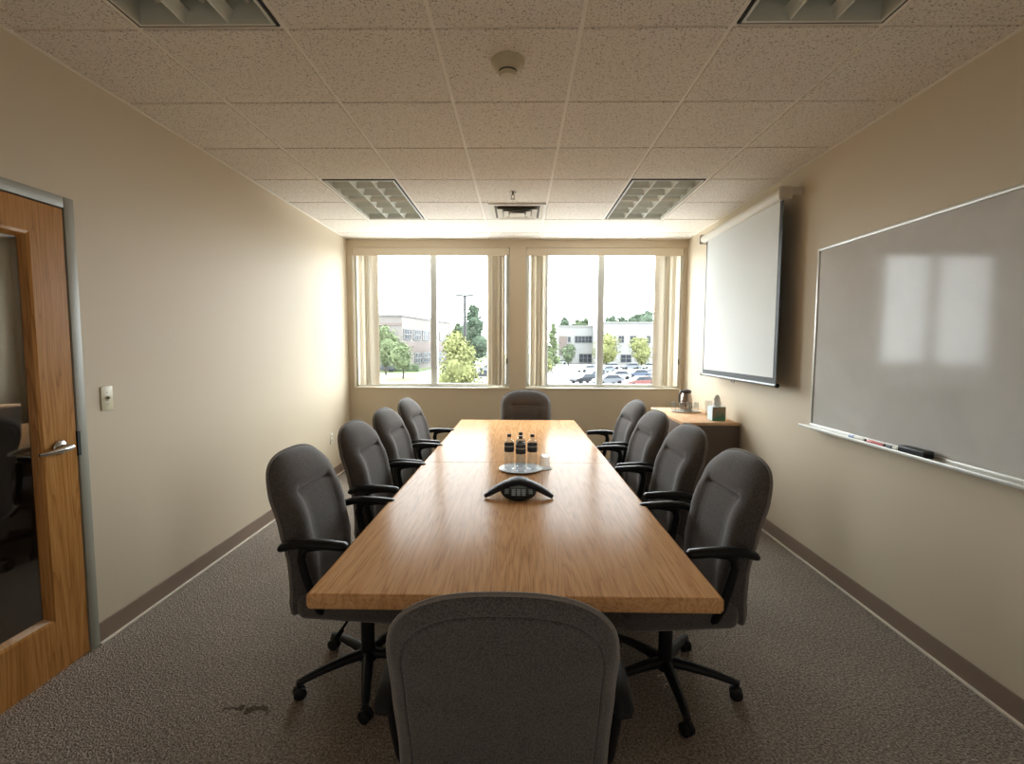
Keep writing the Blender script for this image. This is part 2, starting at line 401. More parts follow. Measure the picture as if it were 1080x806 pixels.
    lf.box(xa, xb, L0, G0-.03, .012, LZ, .002); lf.box(xa, xb, G1+.03, L1, .012, LZ, .002)
    lf.box(xa, xb, G0-.03, G1+.03, .012, GZ0-.03, 0); lf.box(xa, xb, G0-.03, G1+.03, GZ1+.03, LZ, 0)
    lo = lf.build('door_leaf', DOORW, d)
    bd = MB()   # glazing bead: sloped faces from the leaf face down to the glass
    o = [(G0-.03, GZ0-.03), (G1+.03, GZ0-.03), (G1+.03, GZ1+.03), (G0-.03, GZ1+.03)]; i = [(G0, GZ0), (G1, GZ0), (G1, GZ1), (G0, GZ1)]
    for k in range(4):
        q = (k+1) % 4
        bd.quad((xb, o[k][0], o[k][1]), (xb, o[q][0], o[q][1]), (xb-.004, i[q][0]*.4+o[q][0]*.6, i[q][1]*.4+o[q][1]*.6), (xb-.004, i[k][0]*.4+o[k][0]*.6, i[k][1]*.4+o[k][1]*.6))
        bd.quad((xb-.004, i[k][0]*.4+o[k][0]*.6, i[k][1]*.4+o[k][1]*.6), (xb-.004, i[q][0]*.4+o[q][0]*.6, i[q][1]*.4+o[q][1]*.6), (xb-.028, i[q][0], i[q][1]), (xb-.028, i[k][0], i[k][1]))
    bd.build('glazing_bead', DOORW, lo)
    g = MB(); g.box(XL-.022, XL-.016, G0-.005, G1+.005, GZ0-.005, GZ1+.005); g.build('door_glass', DGLASS, lo)
    # lever handle
    hy, hz = 2.205, 1.055
    h = MB()
    h.lathe([(.034, 0), (.034, .006), (.030, .012), (.014, .016), (.012, .05)], 28, TR(XL+.01, hy, hz, 0, PI/2, 0))
    h.tube([(XL+.058, hy+.012, hz), (XL+.064, hy-.01, hz-.001), (XL+.064, hy-.05, hz-.003), (XL+.062, hy-.1, hz-.006), (XL+.05, hy-.135, hz-.008)], [.013, .015, .012, .010, .008], 14, 1)
    h.build('door_handle', CHROME, lo, smooth=50)
    hb = MB(); hb.box(XL-.004, XL+.0145, D1-.0565, D1-.04, hz-.06, hz+.06, .001); hb.build('strike_plate', BLACKM, d)
    c = MB()  # dim corridor on the other side of the door
    c.box(-4.0, XL-.14, D0-2.5, D1+3.5, -.1, 0); c.box(-4.0, XL-.14, D0-2.5, D1+3.5, 2.7, 2.8)
    c.box(-4.1, -4.0, D0-2.5, D1+3.5, 0, 2.7); c.box(-4.0, XL-.14, D0-2.6, D0-2.5, 0, 2.7); c.box(-4.0, XL-.14, D1+3.5, D1+3.6, 0, 2.7)
    struct(c.build('wall_corridor', WALL))
build_room()

# ------------------------------------------------------------------ ceiling fixtures
def troffer(x0, y0, label):
    t = thing('troffer_light', label, 'ceiling light', (x0+T/2, y0+T, H-.002), 0, 'recessed parabolic ceiling lights')
    hx, hy = T/2-.014, T-.014
    g = MB()
    def ring(m, ax, ay, bx, by, z0, z1):
        m.box(-ax, ax, -ay, -by, z0, z1); m.box(-ax, ax, by, ay, z0, z1); m.box(-ax, -bx, -by, by, z0, z1); m.box(bx, ax, -by, by, z0, z1)
    ring(g, hx, hy, hx-.012, hy-.012, .004, .02); g.build('shadow_gap', BLACKM, t)
    f = MB(); ring(f, hx-.012, hy-.012, hx-.024, hy-.024, 0, .02); f.build('frame', plain('troffer_frame', srgb(200, 198, 186), rough=.35) if 'troffer_frame' not in MATS else MATS['troffer_frame'], t)
    b = MB(); ax, ay = hx-.02, hy-.02
    b.box(-ax, ax, -ay, ay, .11, .115); b.box(-ax-.004, -ax, -ay, ay, .01, .11); b.box(ax, ax+.004, -ay, ay, .01, .11)
    b.box(-ax, ax, -ay-.004, -ay, .01, .11); b.box(-ax, ax, ay, ay+.004, .01, .11)
    b.build('housing', LOUVI, t)
    lamp = MB()
    for k in range(3): lamp.tube([((k-1)*2*ax/3, -ay+.02, .085), ((k-1)*2*ax/3, ay-.02, .085)], .013, 12)
    lamp.build('fluorescent_tube', WHITEP, t, smooth=60)
    l = MB()
    def blade(p, q, hz=.055):   # V-section parabolic blade, wide at the top
        p, q = Vector(p), Vector(q); d = (q-p).normalized(); s = Vector((-d.y, d.x, 0))
        prof = [(-.022, hz), (-.008, hz*.45), (-.003, .004), (.003, .004), (.008, hz*.45), (.022, hz)]
        A = [l.bm.verts.new(p+s*a+Vector((0, 0, z))) for a, z in prof]; B = [l.bm.verts.new(q+s*a+Vector((0, 0, z))) for a, z in prof]
        for i in range(5): l.bm.faces.new((A[i], A[i+1], B[i+1], B[i]))
    for k in (-1, 1): blade((k*ax/3, -ay, 0), (k*ax/3, ay, 0))
    for k in range(1, 6): y = -ay+2*ay*k/6; blade((-ax, y, 0), (ax, y, 0))
    l.build('louver', LOUV, t)
    return t
troffer(GX-2.5*T, GY-2*T, 'unlit louvered ceiling light, the near one above the wooden door side')
troffer(GX+1.5*T, GY-2*T, 'unlit louvered ceiling light, the near one above the whiteboard side')
troffer(GX-2.5*T, GY+3*T, 'pale louvered ceiling light by the windows on the plain wall side')
troffer(GX+1.5*T, GY+3*T, 'pale louvered ceiling light by the windows next to the projection screen')

def diffuser():
    cx, cy = GX+.03, GY+4.5*T
    t = thing('air_diffuser', 'square white air supply diffuser in the ceiling near the windows', 'vent', (cx, cy, H-.004))
    def ring(m, o, i, zo, zi):
        O = [(-o, -o), (o, -o), (o, o), (-o, o)]; I = [(-i, -i), (i, -i), (i, i), (-i, i)]
        for k in range(4):
            q = (k+1) % 4
            m.quad((*O[k], zo), (*O[q], zo), (*I[q], zi), (*I[k], zi))
            m.quad((*O[k], zo+.003), (*O[q], zo+.003), (*I[q], zi+.003), (*I[k], zi+.003))
    m = MB(); ring(m, .268, .245, -.006, -.008); ring(m, .245, .215, -.008, .0); m.box(-.268, .268, -.268, .268, -.004, .002)
    m.build('frame', VENTM, t)
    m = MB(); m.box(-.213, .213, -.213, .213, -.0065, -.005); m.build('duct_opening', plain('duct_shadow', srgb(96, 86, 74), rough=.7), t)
    m = MB(); ring(m, .19, .14, -.028, -.008); ring(m, .13, .085, -.032, -.010); m.box(-.07, .07, -.07, .07, -.034, -.030, .003)
    m.build('louver', VENTM, t)
diffuser()
def smoke():
    t = thing('smoke_detector', 'round beige smoke detector on the ceiling tile above the near table', 'smoke detector', (-.059, 2.34, H+.004))
    m = MB(); m.lathe([(.078, 0), (.078, -.012), (.070, -.022)], 36); m.build('base', DETM, t, smooth=40)
    m = MB(); m.lathe([(.068, -.02), (.062, -.034), (.046, -.048), (.042, -.050)], 36, cap1=False); m.build('housing', DETM, t, smooth=40)
    m = MB(); m.lathe([(.039, -.046), (.039, -.058)], 36)
    for k in range(16):
        a = k*PI/8; m.box(-.003, .003, .036, .043, -.058, -.046, M=TR(0, 0, 0, 0, 0, a))
    m.build('sensor_slot', BLACKM, t)
    m = MB(); m.lathe([(.044, -.057), (.044, -.062), (.034, -.072), (.01, -.074)], 36); m.build('cap', DETM, t, smooth=40)
smoke()
def sprinkler():
    t = thing('fire_sprinkler', 'small pendent fire sprinkler in the ceiling beside the air diffuser', 'sprinkler', (-.061, 4.25, H+.004))
    m = MB(); m.lathe([(.036, 0), (.034, -.006), (.012, -.010)], 24); m.build('escutcheon', CHROME, t, smooth=40)
    m = MB(); m.tube([(0, 0, -.008), (0, 0, -.03)], .009, 10); m.tube([(.012, 0, -.028), (.014, 0, -.05), (.004, 0, -.062)], .003, 6); m.tube([(-.012, 0, -.028), (-.014, 0, -.05), (-.004, 0, -.062)], .003, 6)
    m.build('frame', plain('sprinkler_brass', srgb(120, 105, 80), rough=.4, metal=.6), t)
    m = MB(); m.lathe([(.022, -.062), (.022, -.065)], 20); m.build('deflector', CHROME, t)
sprinkler()

# ------------------------------------------------------------------ vertical blinds
def vane_mb(w=.089, h=1.62):
    m = MB(); n = 6; pts = []
    for i in range(n+1):
        u = (i/n-.5); pts.append((u*w, .010*(1-4*u*u)))
    A = [m.bm.verts.new((x, y, 0)) for x, y in pts]; B = [m.bm.verts.new((x, y, -h)) for x, y in pts]
    A2 = [m.bm.verts.new((x, y+.0012, 0)) for x, y in pts]; B2 = [m.bm.verts.new((x, y+.0012, -h)) for x, y in pts]
    for i in range(n):
        m.bm.faces.new((A[i], A[i+1], B[i+1], B[i])); m.bm.faces.new((A2[i+1], A2[i], B2[i], B2[i+1]))
        m.bm.faces.new((B[i], B[i+1], B2[i+1], B2[i]))
    m.bm.faces.new((A[0], B[0], B2[0], A2[0])); m.bm.faces.new((A[-1], A2[-1], B2[-1], B[-1]))
    return m
def blind(a, c, left, right, cords, label):
    t = thing('vertical_blind', label, 'blind', ((a+c)/2, YB+.055, WZ[1]), 0)
    m = MB(); hw = (c-a)/2-.004
    m.box(-hw, hw, -.045, -.03, -.098, 0, .003); m.box(-hw, hw, -.03, .035, -.05, -.004)
    m.build('headrail', RAILM, t)
    proto = None
    for (x, ang) in left+right:
        if proto is None: o = proto = vane_mb().build('vane', VANE, t, smooth=60)
        else: o = proto.copy(); COL.objects.link(o)
        o.location = (x-(a+c)/2, .005, -.085); o.rotation_euler = (0, 0, R(ang))
    for cx in cords:
        m = MB(); m.tube([(cx-(a+c)/2, -.03, -.09), (cx-(a+c)/2, -.03, -1.42)], .0022, 6); cd = m.build('cord', WHITEP, t)
        m = MB(); m.lathe([(.004, 0), (.009, -.01), (.011, -.06), (.005, -.07)], 12, TR(cx-(a+c)/2, -.03, -1.36)); m.build('cord_weight', TAUPE, cd, smooth=50)
blind(*W1, [(-2.02, 80), (-1.98, 66), (-1.945, 80), (-1.91, 62), (-1.88, 70), (-1.845, 50), (-1.81, 35)],
      [(-.385, 62), (-.345, 12), (-.30, 28), (-.262, -18), (-.225, 50), (-.19, 75)], [-.155], 'cream vertical blind drawn aside on the window by the plain wall')
blind(*W2, [(.145, 72), (.175, 40), (.21, 62), (.245, 28), (.28, 58), (.31, 70)],
      [(1.715, -35), (1.755, -52), (1.79, -68), (1.825, -50), (1.86, -74), (1.90, -56), (1.935, -72), (1.97, -84)], [1.985], 'cream vertical blind drawn aside on the window by the projection screen')

# ------------------------------------------------------------------ chairs
Z0, Z1, ZC = .385, 1.06, .72
def halfw(z):
    k = [(.385, .230), (.55, .238), (.75, .247), (.88, .249), (1.06, .249)]
    for (a, wa), (b, wb) in zip(k[:-1], k[1:]):
        if z <= b:
            u = (z-a)/(b-a); w = wa+(wb-wa)*u; break
    else: w = .246
    zs = .87
    if z > zs:
        u = min(1, (z-zs)/(Z1-zs)); w *= max(0, 1-u**2.7)**(1/2.7)
    zb = .46
    if z < zb:
        u = min(1, (zb-z)/(zb-Z0)); w *= max(0, 1-u**3.0)**(1/3.0)*.35+.65 if u < 1 else .0
    return w
def inside(y, z): return Z0 <= z <= Z1 and abs(y) <= halfw(z)
NA = 112
OUT = []
for i in range(NA):
    th = 2*PI*i/NA; dy, dz = math.sin(th), math.cos(th); lo, hi = 0, .6
    for _ in range(40):
        md = (lo+hi)/2
        if inside(dy*md, ZC+dz*md): lo = md
        else: hi = md
    OUT.append((dy*lo, dz*lo))
def spine(z):
    k = [(.385, -.235), (.5, -.222), (.62, -.225), (.78, -.258), (.92, -.300), (1.06, -.352)]
    for (a, xa), (b, xb) in zip(k[:-1], k[1:]):
        if z <= b:
            u = (z-a)/(b-a); u = u*u*(3-2*u)*.35+u*.65; return xa+(xb-xa)*u
    return k[-1][1]
def sst(a, b, x):
    u = max(0, min(1, (x-a)/(b-a))); return u*u*(3-2*u)
def front(y, z, s):
    e = max(0, 1-s**6)**.5
    d = .058*e
    w = max(.05, halfw(min(z, .95)))
    u = abs(y)/w
    low = 1-sst(.84, .95, z)
    bol = sst(.34, .74, u)*(1-sst(.78, 1.02, u)*.5)
    d += .019*bol*low*e
    d += .013*sst(.895, .96, z)*e*(1-sst(.4, 1, u)*.5)       # head pad above the seam
    cx = 1-sst(.52, .62, u)
    d -= .013*math.exp(-((z-.905+.10*y*y)/.008)**2)*cx
    d -= .006*math.exp(-((z-.905+.10*y*y)/.03)**2)*cx
    d -= .002*math.exp(-((u-.50)/.07)**2)*low*sst(.42, .5, z)
    return d
def chair_proto():
    root = thing('conference_chair', '-', 'chair')
    ss = [0, .12, .22, .32, .40, .47, .53, .58, .63, .68, .72, .76, .80, .84, .88, .91, .94, .965, .985, .996, 1.0]
    # finer in z for the seam: use polar grid with many rings
    ss = sorted(set(ss+[i/40 for i in range(1, 36)]))
    m = MB(); rings = []
    for s in ss:
        if s == 0: rings.append([m.bm.verts.new((spine(ZC)+front(0, ZC, 0), 0, ZC))]); continue
        r = []
        for (y, dz) in OUT:
            yy, z = y*s, ZC+dz*s; r.append(m.bm.verts.new((spine(z)+front(yy, z, s), yy, z)))
        rings.append(r)
    for a, b in zip(rings[:-1], rings[1:]):
        for i in range(NA):
            j = (i+1) % NA
            if len(a) == 1: m.bm.faces.new((a[0], b[i], b[j]))
            else: m.bm.faces.new((a[i], b[i], b[j], a[j]))
    back = m.build('backrest', FAB, root, smooth=180)
    # back cover
    m = MB(); rings = []
    for s in [1.0, .996, .985, .96, .93, .90, .892, .886, .881, .876, .871, .866, .858, .84, .8, .7, .5, .3, 0]:
        def bx(s, y, z):
            e = max(0, 1-s**8)**.5
            return spine(z)-.036*e + .007*math.exp(-((s-.876)/.0075)**2) - .006*(1-sst(.3, .9, s))
        if s == 0: rings.append([m.bm.verts.new((bx(0, 0, ZC), 0, ZC))]); continue
        rings.append([m.bm.verts.new((bx(s, y*s, ZC+dz*s), y*s, ZC+dz*s)) for (y, dz) in OUT])
    for a, b in zip(rings[:-1], rings[1:]):
        for i in range(NA):
            j = (i+1) % NA
            if len(b) == 1: m.bm.faces.new((a[i], a[j], b[0]))
            else: m.bm.faces.new((a[i], a[j], b[j], b[i]))
    bc = m.build('back_cover', FAB, back, smooth=180)
    m = MB(); loop = [(spine(ZC+dz)-.001, y*1.004, ZC+dz*1.004) for (y, dz) in OUT[NA//2:]+OUT[:NA//2]]
    m.tube(loop+[loop[0]], .0058, 8); m.build('piping', PIPE, back, smooth=180)
    # seat cushion
    m = MB(); m.box(-.215, .27, -.245, .245, .382, .495, .042, 4)
    for v in m.bm.verts:
        if v.co.z > .46: v.co.z += .012*(1-(v.co.y/.245)**2) - .02*sst(.15, .27, v.co.x)
    m.build('seat', FAB, root, smooth=60)
    m = MB(); m.box(-.18, .20, -.17, .17, .372, .40, .008, 3); m.box(-.275, -.19, -.12, .12, .385, .56, .02, 3); m.build('seat_shell', BLACK, root, smooth=50)
    # mechanism, column, lever
    m = MB(); m.box(-.12, .10, -.08, .08, .345, .387, .01, 2); mech = m.build('tilt_mechanism', BLACK, root, smooth=50)
    m = MB(); m.tube([(-.02, -.05, .36), (-.02, -.15, .355), (-.03, -.19, .335), (-.03, -.20, .325)], [.006, .006, .006, .006], 8)
    m.tube([(-.03, -.195, .33), (-.04, -.25, .315)], [.010, .011], 10); m.build('tilt_lever', BLACK, mech, smooth=60)
    m = MB(); m.lathe([(.026, .10), (.030, .12), (.031, .27), (.026, .285), (.018, .29), (.018, .352)], 20); m.build('gas_column', BLACK, root, smooth=50)
    # arms
    for s in (-1, 1):
        y = .280*s
        m = MB()
        m.tube([(-.095, .232*s, .425), (-.10, .252*s, .445), (-.115, .268*s, .50), (-.14, .276*s, .60), (-.155, y, .67), (-.148, y, .705), (-.12, y, .722), (-.06, y, .728), (0, y, .728)],
               [.014, .017, .018, .018, .018, .018, .018, .015, .010], 12, 1.0)
        ar = m.build('armrest', BLACK, root, smooth=60)
        m = MB()
        pts = [(-.245, y, .708), (-.233, y, .716), (-.185, y, .731), (-.12, y, .737), (-.04, y, .735), (.026, y, .731), (.038, y, .728)]
        m.tube(pts, [.012, .0175, .0195, .0195, .019, .018, .011], 14, 1.45); m.build('arm_pad', BLACK, ar, smooth=60)
    # five-star base
    m = MB(); m.lathe([(.036, .075), (.042, .085), (.040, .125), (.030, .135)], 24)
    for k in range(5):
        a = k*2*PI/5; M = TR(0, 0, 0, 0, 0, a)
        pts = [(.02, 0, .108), (.10, 0, .106), (.20, 0, .094), (.28, 0, .078), (.305, 0, .070)]
        m.tube(pts, [.024, .022, .018, .015, .012], 10, 1.15, M)
        m.tube([(.298, 0, .082), (.298, 0, .052)], [.014, .012], 10, 1, M)
    base = m.build('star_base', BLACK, root, smooth=50)
    cp = None
    for k in range(5):
        a = k*2*PI/5
        if cp is None:
            m = MB()
            for q in (-1, 1):
                m.lathe([(.020, 0), (.027, .004), (.027, .016), (.020, .021)], 18, TR(0, q*.013-(.0105), .027, -PI/2, 0, 0) @ Matrix.Translation((0, 0, 0)))
            m.box(-.02, .012, -.006, .006, .028, .058, .003)
            cp = m.build('caster', BLACK, base, smooth=50); o = cp
        else: o = cp.copy(); COL.objects.link(o)
        o.location = (.298*math.cos(a), .298*math.sin(a), 0); o.rotation_euler = (0, 0, a+.9*k)
    return root
CP = chair_proto()
SEATS = [
 # x, y, facing deg, base angle (world deg), drop, yscale, label
 (-.696, 2.165, -5, 213, 0, 1, 'grey office chair nearest the wooden door along the table side'),
 (-.680, 2.93, -5, 195, 0, 1, 'grey office chair second from the door, below the light switch wall'),
 (-.668, 3.56, -5, 230, 0, 1, 'grey office chair third from the door along the plain wall side'),
 (-.662, 4.25, -5, 205, 0, 1, 'grey office chair by the plain wall closest to the wall outlet and windows'),
 (.668, 2.13, 185, 342, 0, 1, 'grey office chair nearest the camera on the whiteboard side of table'),
 (.686, 2.86, 185, 330, 0, 1, 'grey office chair second along the whiteboard side, in front of the cabinet end'),
 (.668, 3.51, 185, 300, 0, 1, 'grey office chair third along the whiteboard side of the table'),
 (.690, 4.20, 185, 320, 0, 1, 'grey office chair beside the oak topped cabinet, closest to the windows'),
 (.075, 5.10, 270, 250, -.025, 1.1, 'grey office chair at the far head of the table under the windows'),
 (-.034, 1.335, 90, 60, -.045, 1.02, 'grey office chair seen from behind at the near end of the table'),
]
for i, (x, y, a, ba, drop, ysc, lab) in enumerate(SEATS):
    o = CP if i == 0 else copy_tree(CP)
    o.location = (x, y, 0); o.rotation_euler = (0, 0, R(a)); o.scale = (1, ysc, 1)
    o['label'] = lab; o['group'] = 'conference chairs around the table'
    for k in kids(o):
        if k.name.startswith('star_base'): k.rotation_euler = (0, 0, R(ba-a))
        elif drop: k.location.z = drop

# ------------------------------------------------------------------ conference table
def table():
    t = thing('conference_table', 'long light oak conference table with a seam across the middle', 'table', (-.014, 0, 0))
    yn, ys, yf = 1.488, 3.27, 5.186
    def hw(y): return (1.330+(1.212-1.330)*(y-yn)/(yf-yn))/2
    ch = .012
    for (a, b, n0, n1) in ((yn, ys-.003, True, False), (ys+.003, yf, False, True)):
        poly = []
        if n0: poly += [(-hw(a)+ch, a), (hw(a)-ch, a), (hw(a), a+ch)]
        else: poly += [(-hw(a), a), (hw(a), a)]
        if n1: poly += [(hw(b), b-ch), (hw(b)-ch, b), (-hw(b)+ch, b), (-hw(b), b-ch)]
        else: poly += [(hw(b), b), (-hw(b), b)]
        if n0: poly += [(-hw(a), a+ch)]
        m = MB()
        lo = [m.bm.verts.new((x, y, .69)) for x, y in poly]; hi = [m.bm.verts.new((x, y, .74)) for x, y in poly]
        m.bm.faces.new(lo[::-1]); top = m.bm.faces.new(hi); n = len(poly)
        for i in range(n): m.bm.faces.new((lo[i], lo[(i+1) % n], hi[(i+1) % n], hi[i]))
        seam = ys
        E = [e for e in m.bm.edges if abs(e.verts[0].co.z-e.verts[1].co.z) < 1e-5 and not all(abs(v.co.y-seam) < .01 for v in e.verts)]
        bmesh.ops.bevel(m.bm, geom=E, offset=.014, segments=4, affect='EDGES', profile=.6)
        m.build('tabletop', OAK, t, smooth=50)
    for y in (2.25, 4.45):
        m = MB(); m.box(-.26, .26, y-.04, y+.04, .06, .69, .006); m.box(-.34, .34, y-.10, y+.10, 0, .06, .012); m.build('pedestal', TAUPE, t, smooth=40)
    m = MB(); m.box(-.02, .02, 2.29, 4.41, .35, .69, .003); m.build('stretcher_panel', TAUPE, t)
table()

# ------------------------------------------------------------------ things on the table
def phone():
    t = thing('conference_phone', 'dark three-legged conference speakerphone in the middle of the table', 'phone', (0, 2.60, .74))
    m = MB()
    for a, L in ((-32, .205), (212, .205), (90, .17)):
        d = Vector((math.cos(R(a)), math.sin(R(a)), 0))
        pts = []; rr = []
        for u, z, r in ((0, .060, .046), (.2, .059, .044), (.45, .052, .038), (.7, .037, .031), (.88, .022, .024), (1, .012, .014)):
            pts.append(tuple(d*L*u+Vector((0, 0, z)))); rr.append(r)
        P = [Vector(p) for p in pts]
        side = Vector((-d.y, d.x, 0)); rings = []
        for p, r in zip(P, rr):
            th = .30*r+.006
            rings.append([m.bm.verts.new(p+side*math.cos(2*PI*k/14)*r+Vector((0, 0, math.sin(2*PI*k/14)*th))) for k in range(14)])
        for q, w in zip(rings[:-1], rings[1:]):
            for k in range(14): m.bm.faces.new((q[k], w[k], w[(k+1) % 14], q[(k+1) % 14]))
        m.bm.faces.new(rings[0]); m.bm.faces.new(rings[-1][::-1])
    m.lathe([(.05, .014), (.066, .020), (.070, .046), (.055, .068), (.02, .078)], 32, TR(0, .01, 0))
    m.build('body', PHONE, t, smooth=60)
    m = MB()   # keypad lobe, tilted towards the viewer
    M = TR(0, -.090, .037, R(13), 0, 0)
    m.lathe([(.066, -.018), (.090, -.009), (.094, .0), (.088, .007), (.02, .008)], 36, M); kp = m.build('keypad_console', BLACK, t, smooth=50)
    m = MB(); m.box(-.045, .045, .004, .034, .008, .0105, .002, M=M); m.build('display', plain('lcd', srgb(92, 104, 108), rough=.2), kp)
    m = MB()
    for r in range(4):
        for c in range(3): m.box(-.036+c*.026, -.016+c*.026, -.018-r*.0175, -.006-r*.0175, .008, .0115, .002, M=M)
    for sx in (-1, 1):
        for r in range(3): m.box(sx*.062-.010, sx*.062+.010, -.016-r*.0175, -.006-r*.0175, .008, .0115, .002, M=M)
    m.build('keys', KEYS, kp)
phone()
def water_tray():
    t = tag(MB().lathe([(.095, 0), (.125, .003), (.137, .010), (.134, .012), (.120, .006), (.02, .006)], 48).build('round_tray', plain('tray_steel', srgb(176, 174, 170), rough=.35, metal=.35), smooth=50),
            'round silver tray holding the water bottles on the table', 'tray')
    t.location = (.012, 3.085, .74)
    proto = None
    for (x, y, lab) in ((-.062, 3.085, 'clear water bottle on the round tray, standing on its left side'), (.086, 3.085, 'clear water bottle on the round tray, beside the upturned glass'),
                        (.012, 3.025, 'clear water bottle at the front of the round tray'), (.012, 3.15, 'clear water bottle at the back of the round tray')):
        if proto is None:
            o = proto = thing('water_bottle', lab, 'bottle', (0, 0, 0))
            m = MB(); m.lathe([(.026, .0), (.031, .004), (.031, .05), (.0298, .055), (.031, .06), (.031, .165), (.028, .178), (.016, .190), (.011, .196), (.011, .208)], 28); m.build('body', BOTG, o, smooth=50)
            m = MB(); m.lathe([(.0265, .006), (.0285, .009), (.0285, .16), (.026, .17)], 24); m.build('water', pane_mat('water', 1.2, (.97, .98, .99, 1), .05, .3), o, smooth=50)
            m = MB(); m.lathe([(.0318, .112), (.0318, .163)], 28, cap0=False, cap1=False); l = m.build('label_band', LABEL, o, smooth=50)
            m = MB(); m.lathe([(.0321, .142), (.0321, .152)], 28, cap0=False, cap1=False); m.build('label_stripe', LABEL2, l, smooth=50)
            m = MB(); m.lathe([(.0125, .206), (.013, .208), (.013, .221), (.011, .223)], 24); m.build('cap', CARLID, o, smooth=50)
        else:
            o = copy_tree(proto)
        o.location = (x, y, .7465); o['label'] = lab; o['group'] = 'water bottles on the round tray'
water_tray()
def tumbler(name, loc, label, r=.034, h=.105, up=False, group=None, cat='glass'):
    prof = [(r*.82, .0), (r, h*.98), (r, h), (r-.002, h), (r*.82-.002, .008), (.002, .008)]
    m = MB(); m.lathe(prof, 28, None if up else TR(0, 0, h, PI, 0, 0))
    o = m.build(name, TGLASS, smooth=50); o.location = loc
    return tag(o, label, cat, group)
tumbler('drinking_glass', (.165, 3.11, .744), 'upturned clear tumbler on the table beside the water bottles', .038, .085)
tag(MB().lathe([(.048, 0), (.05, .002), (.048, .004)], 32).build('coaster', plain('coaster_paper', srgb(214, 206, 196), rough=.8), smooth=40, loc=(.165, 3.11, .74)), 'round pale coaster under the upturned tumbler', 'coaster')

# ------------------------------------------------------------------ cabinet and its things
def cabinet():
    x0, x1, y0, y1, zt = 1.51, XR-.012, 4.49, 5.60, .83
    t = thing('credenza', 'low taupe cabinet with an oak top standing below the projection screen', 'cabinet', (x0, y0, 0))
    w, d = x1-x0, y1-y0
    m = MB(); m.box(.02, w, .012, d-.012, .06, zt-.028, .003); m.box(.05, w, .03, d-.03, 0, .06); m.build('body', TAUPE, t)
    m = MB(); m.box(0, w, 0, d, zt-.028, zt, .005, 2); m.build('top', OAKC, t, smooth=40)
    for k in range(2):
        a = .016+k*(d-.032)/2
        m = MB(); m.box(.002, .02, a+.003, a+(d-.032)/2-.003, .075, zt-.036, .003); dr = m.build('door', TAUPE, t)
        hy = a+(d-.032)/2-.05 if k == 0 else a+.05
        m = MB(); m.tube([(.002, hy, .60), (-.02, hy, .605), (-.02, hy, .70), (.002, hy, .705)], .005, 8); m.build('handle', ALU, dr, smooth=60)
cabinet()
zt = .83
o = tag(MB().lathe([(.11, 0), (.15, .004), (.165, .014), (.161, .016), (.14, .009), (.02, .009)], 44, sx=1.0, sy=.72).build('oval_tray', WHITEP, smooth=50), 'white oval serving tray on the oak topped cabinet', 'tray'); o.location = (1.78, 5.22, zt)
tz = zt+.0095
def carafe():
    t = thing('coffee_carafe', 'steel thermal carafe with dark lid on the white tray', 'carafe', (1.80, 5.26, tz))
    m = MB(); m.lathe([(.058, 0), (.066, .006), (.068, .05), (.062, .12), (.05, .17), (.042, .19)], 32); m.build('body', CARAFE, t, smooth=50)
    m = MB(); m.lathe([(.044, .188), (.050, .195), (.048, .22), (.03, .228)], 28); m.tube([(-.03, 0, .205), (-.056, 0, .212), (-.068, 0, .222)], [.018, .014, .008], 10); m.build('lid', CARLID, t, smooth=50)
    m = MB(); m.tube([(-.02, -.035, .214), (-.068, -.03, .21), (-.088, -.028, .17), (-.086, -.026, .10), (-.062, -.02, .07)], [.010, .010, .009, .009, .008], 10); m.build('handle', CARLID, t, smooth=60)
carafe()
GG = 'upturned glasses on the white cabinet tray'
tumbler('drinking_glass', (1.66, 5.24, tz), 'upturned tumbler at the window-wall end of the white tray, farthest from the carafe', .032, .10, group=GG)
tumbler('drinking_glass', (1.715, 5.18, tz), 'upturned tumbler on the white tray, next to the carafe handle', .032, .10, group=GG)
tumbler('drinking_glass', (1.81, 5.165, tz), 'upturned tumbler on the white tray, directly in front of the carafe', .028, .10, group=GG)
tumbler('drinking_glass', (1.885, 5.20, tz), 'upturned tumbler on the white tray, nearest the tissue box', .032, .10, group=GG)
tumbler('glass_vase', (1.93, 4.98, zt), 'tall clear glass standing between the white tray and tissue box', .036, .15, True, cat='glass')
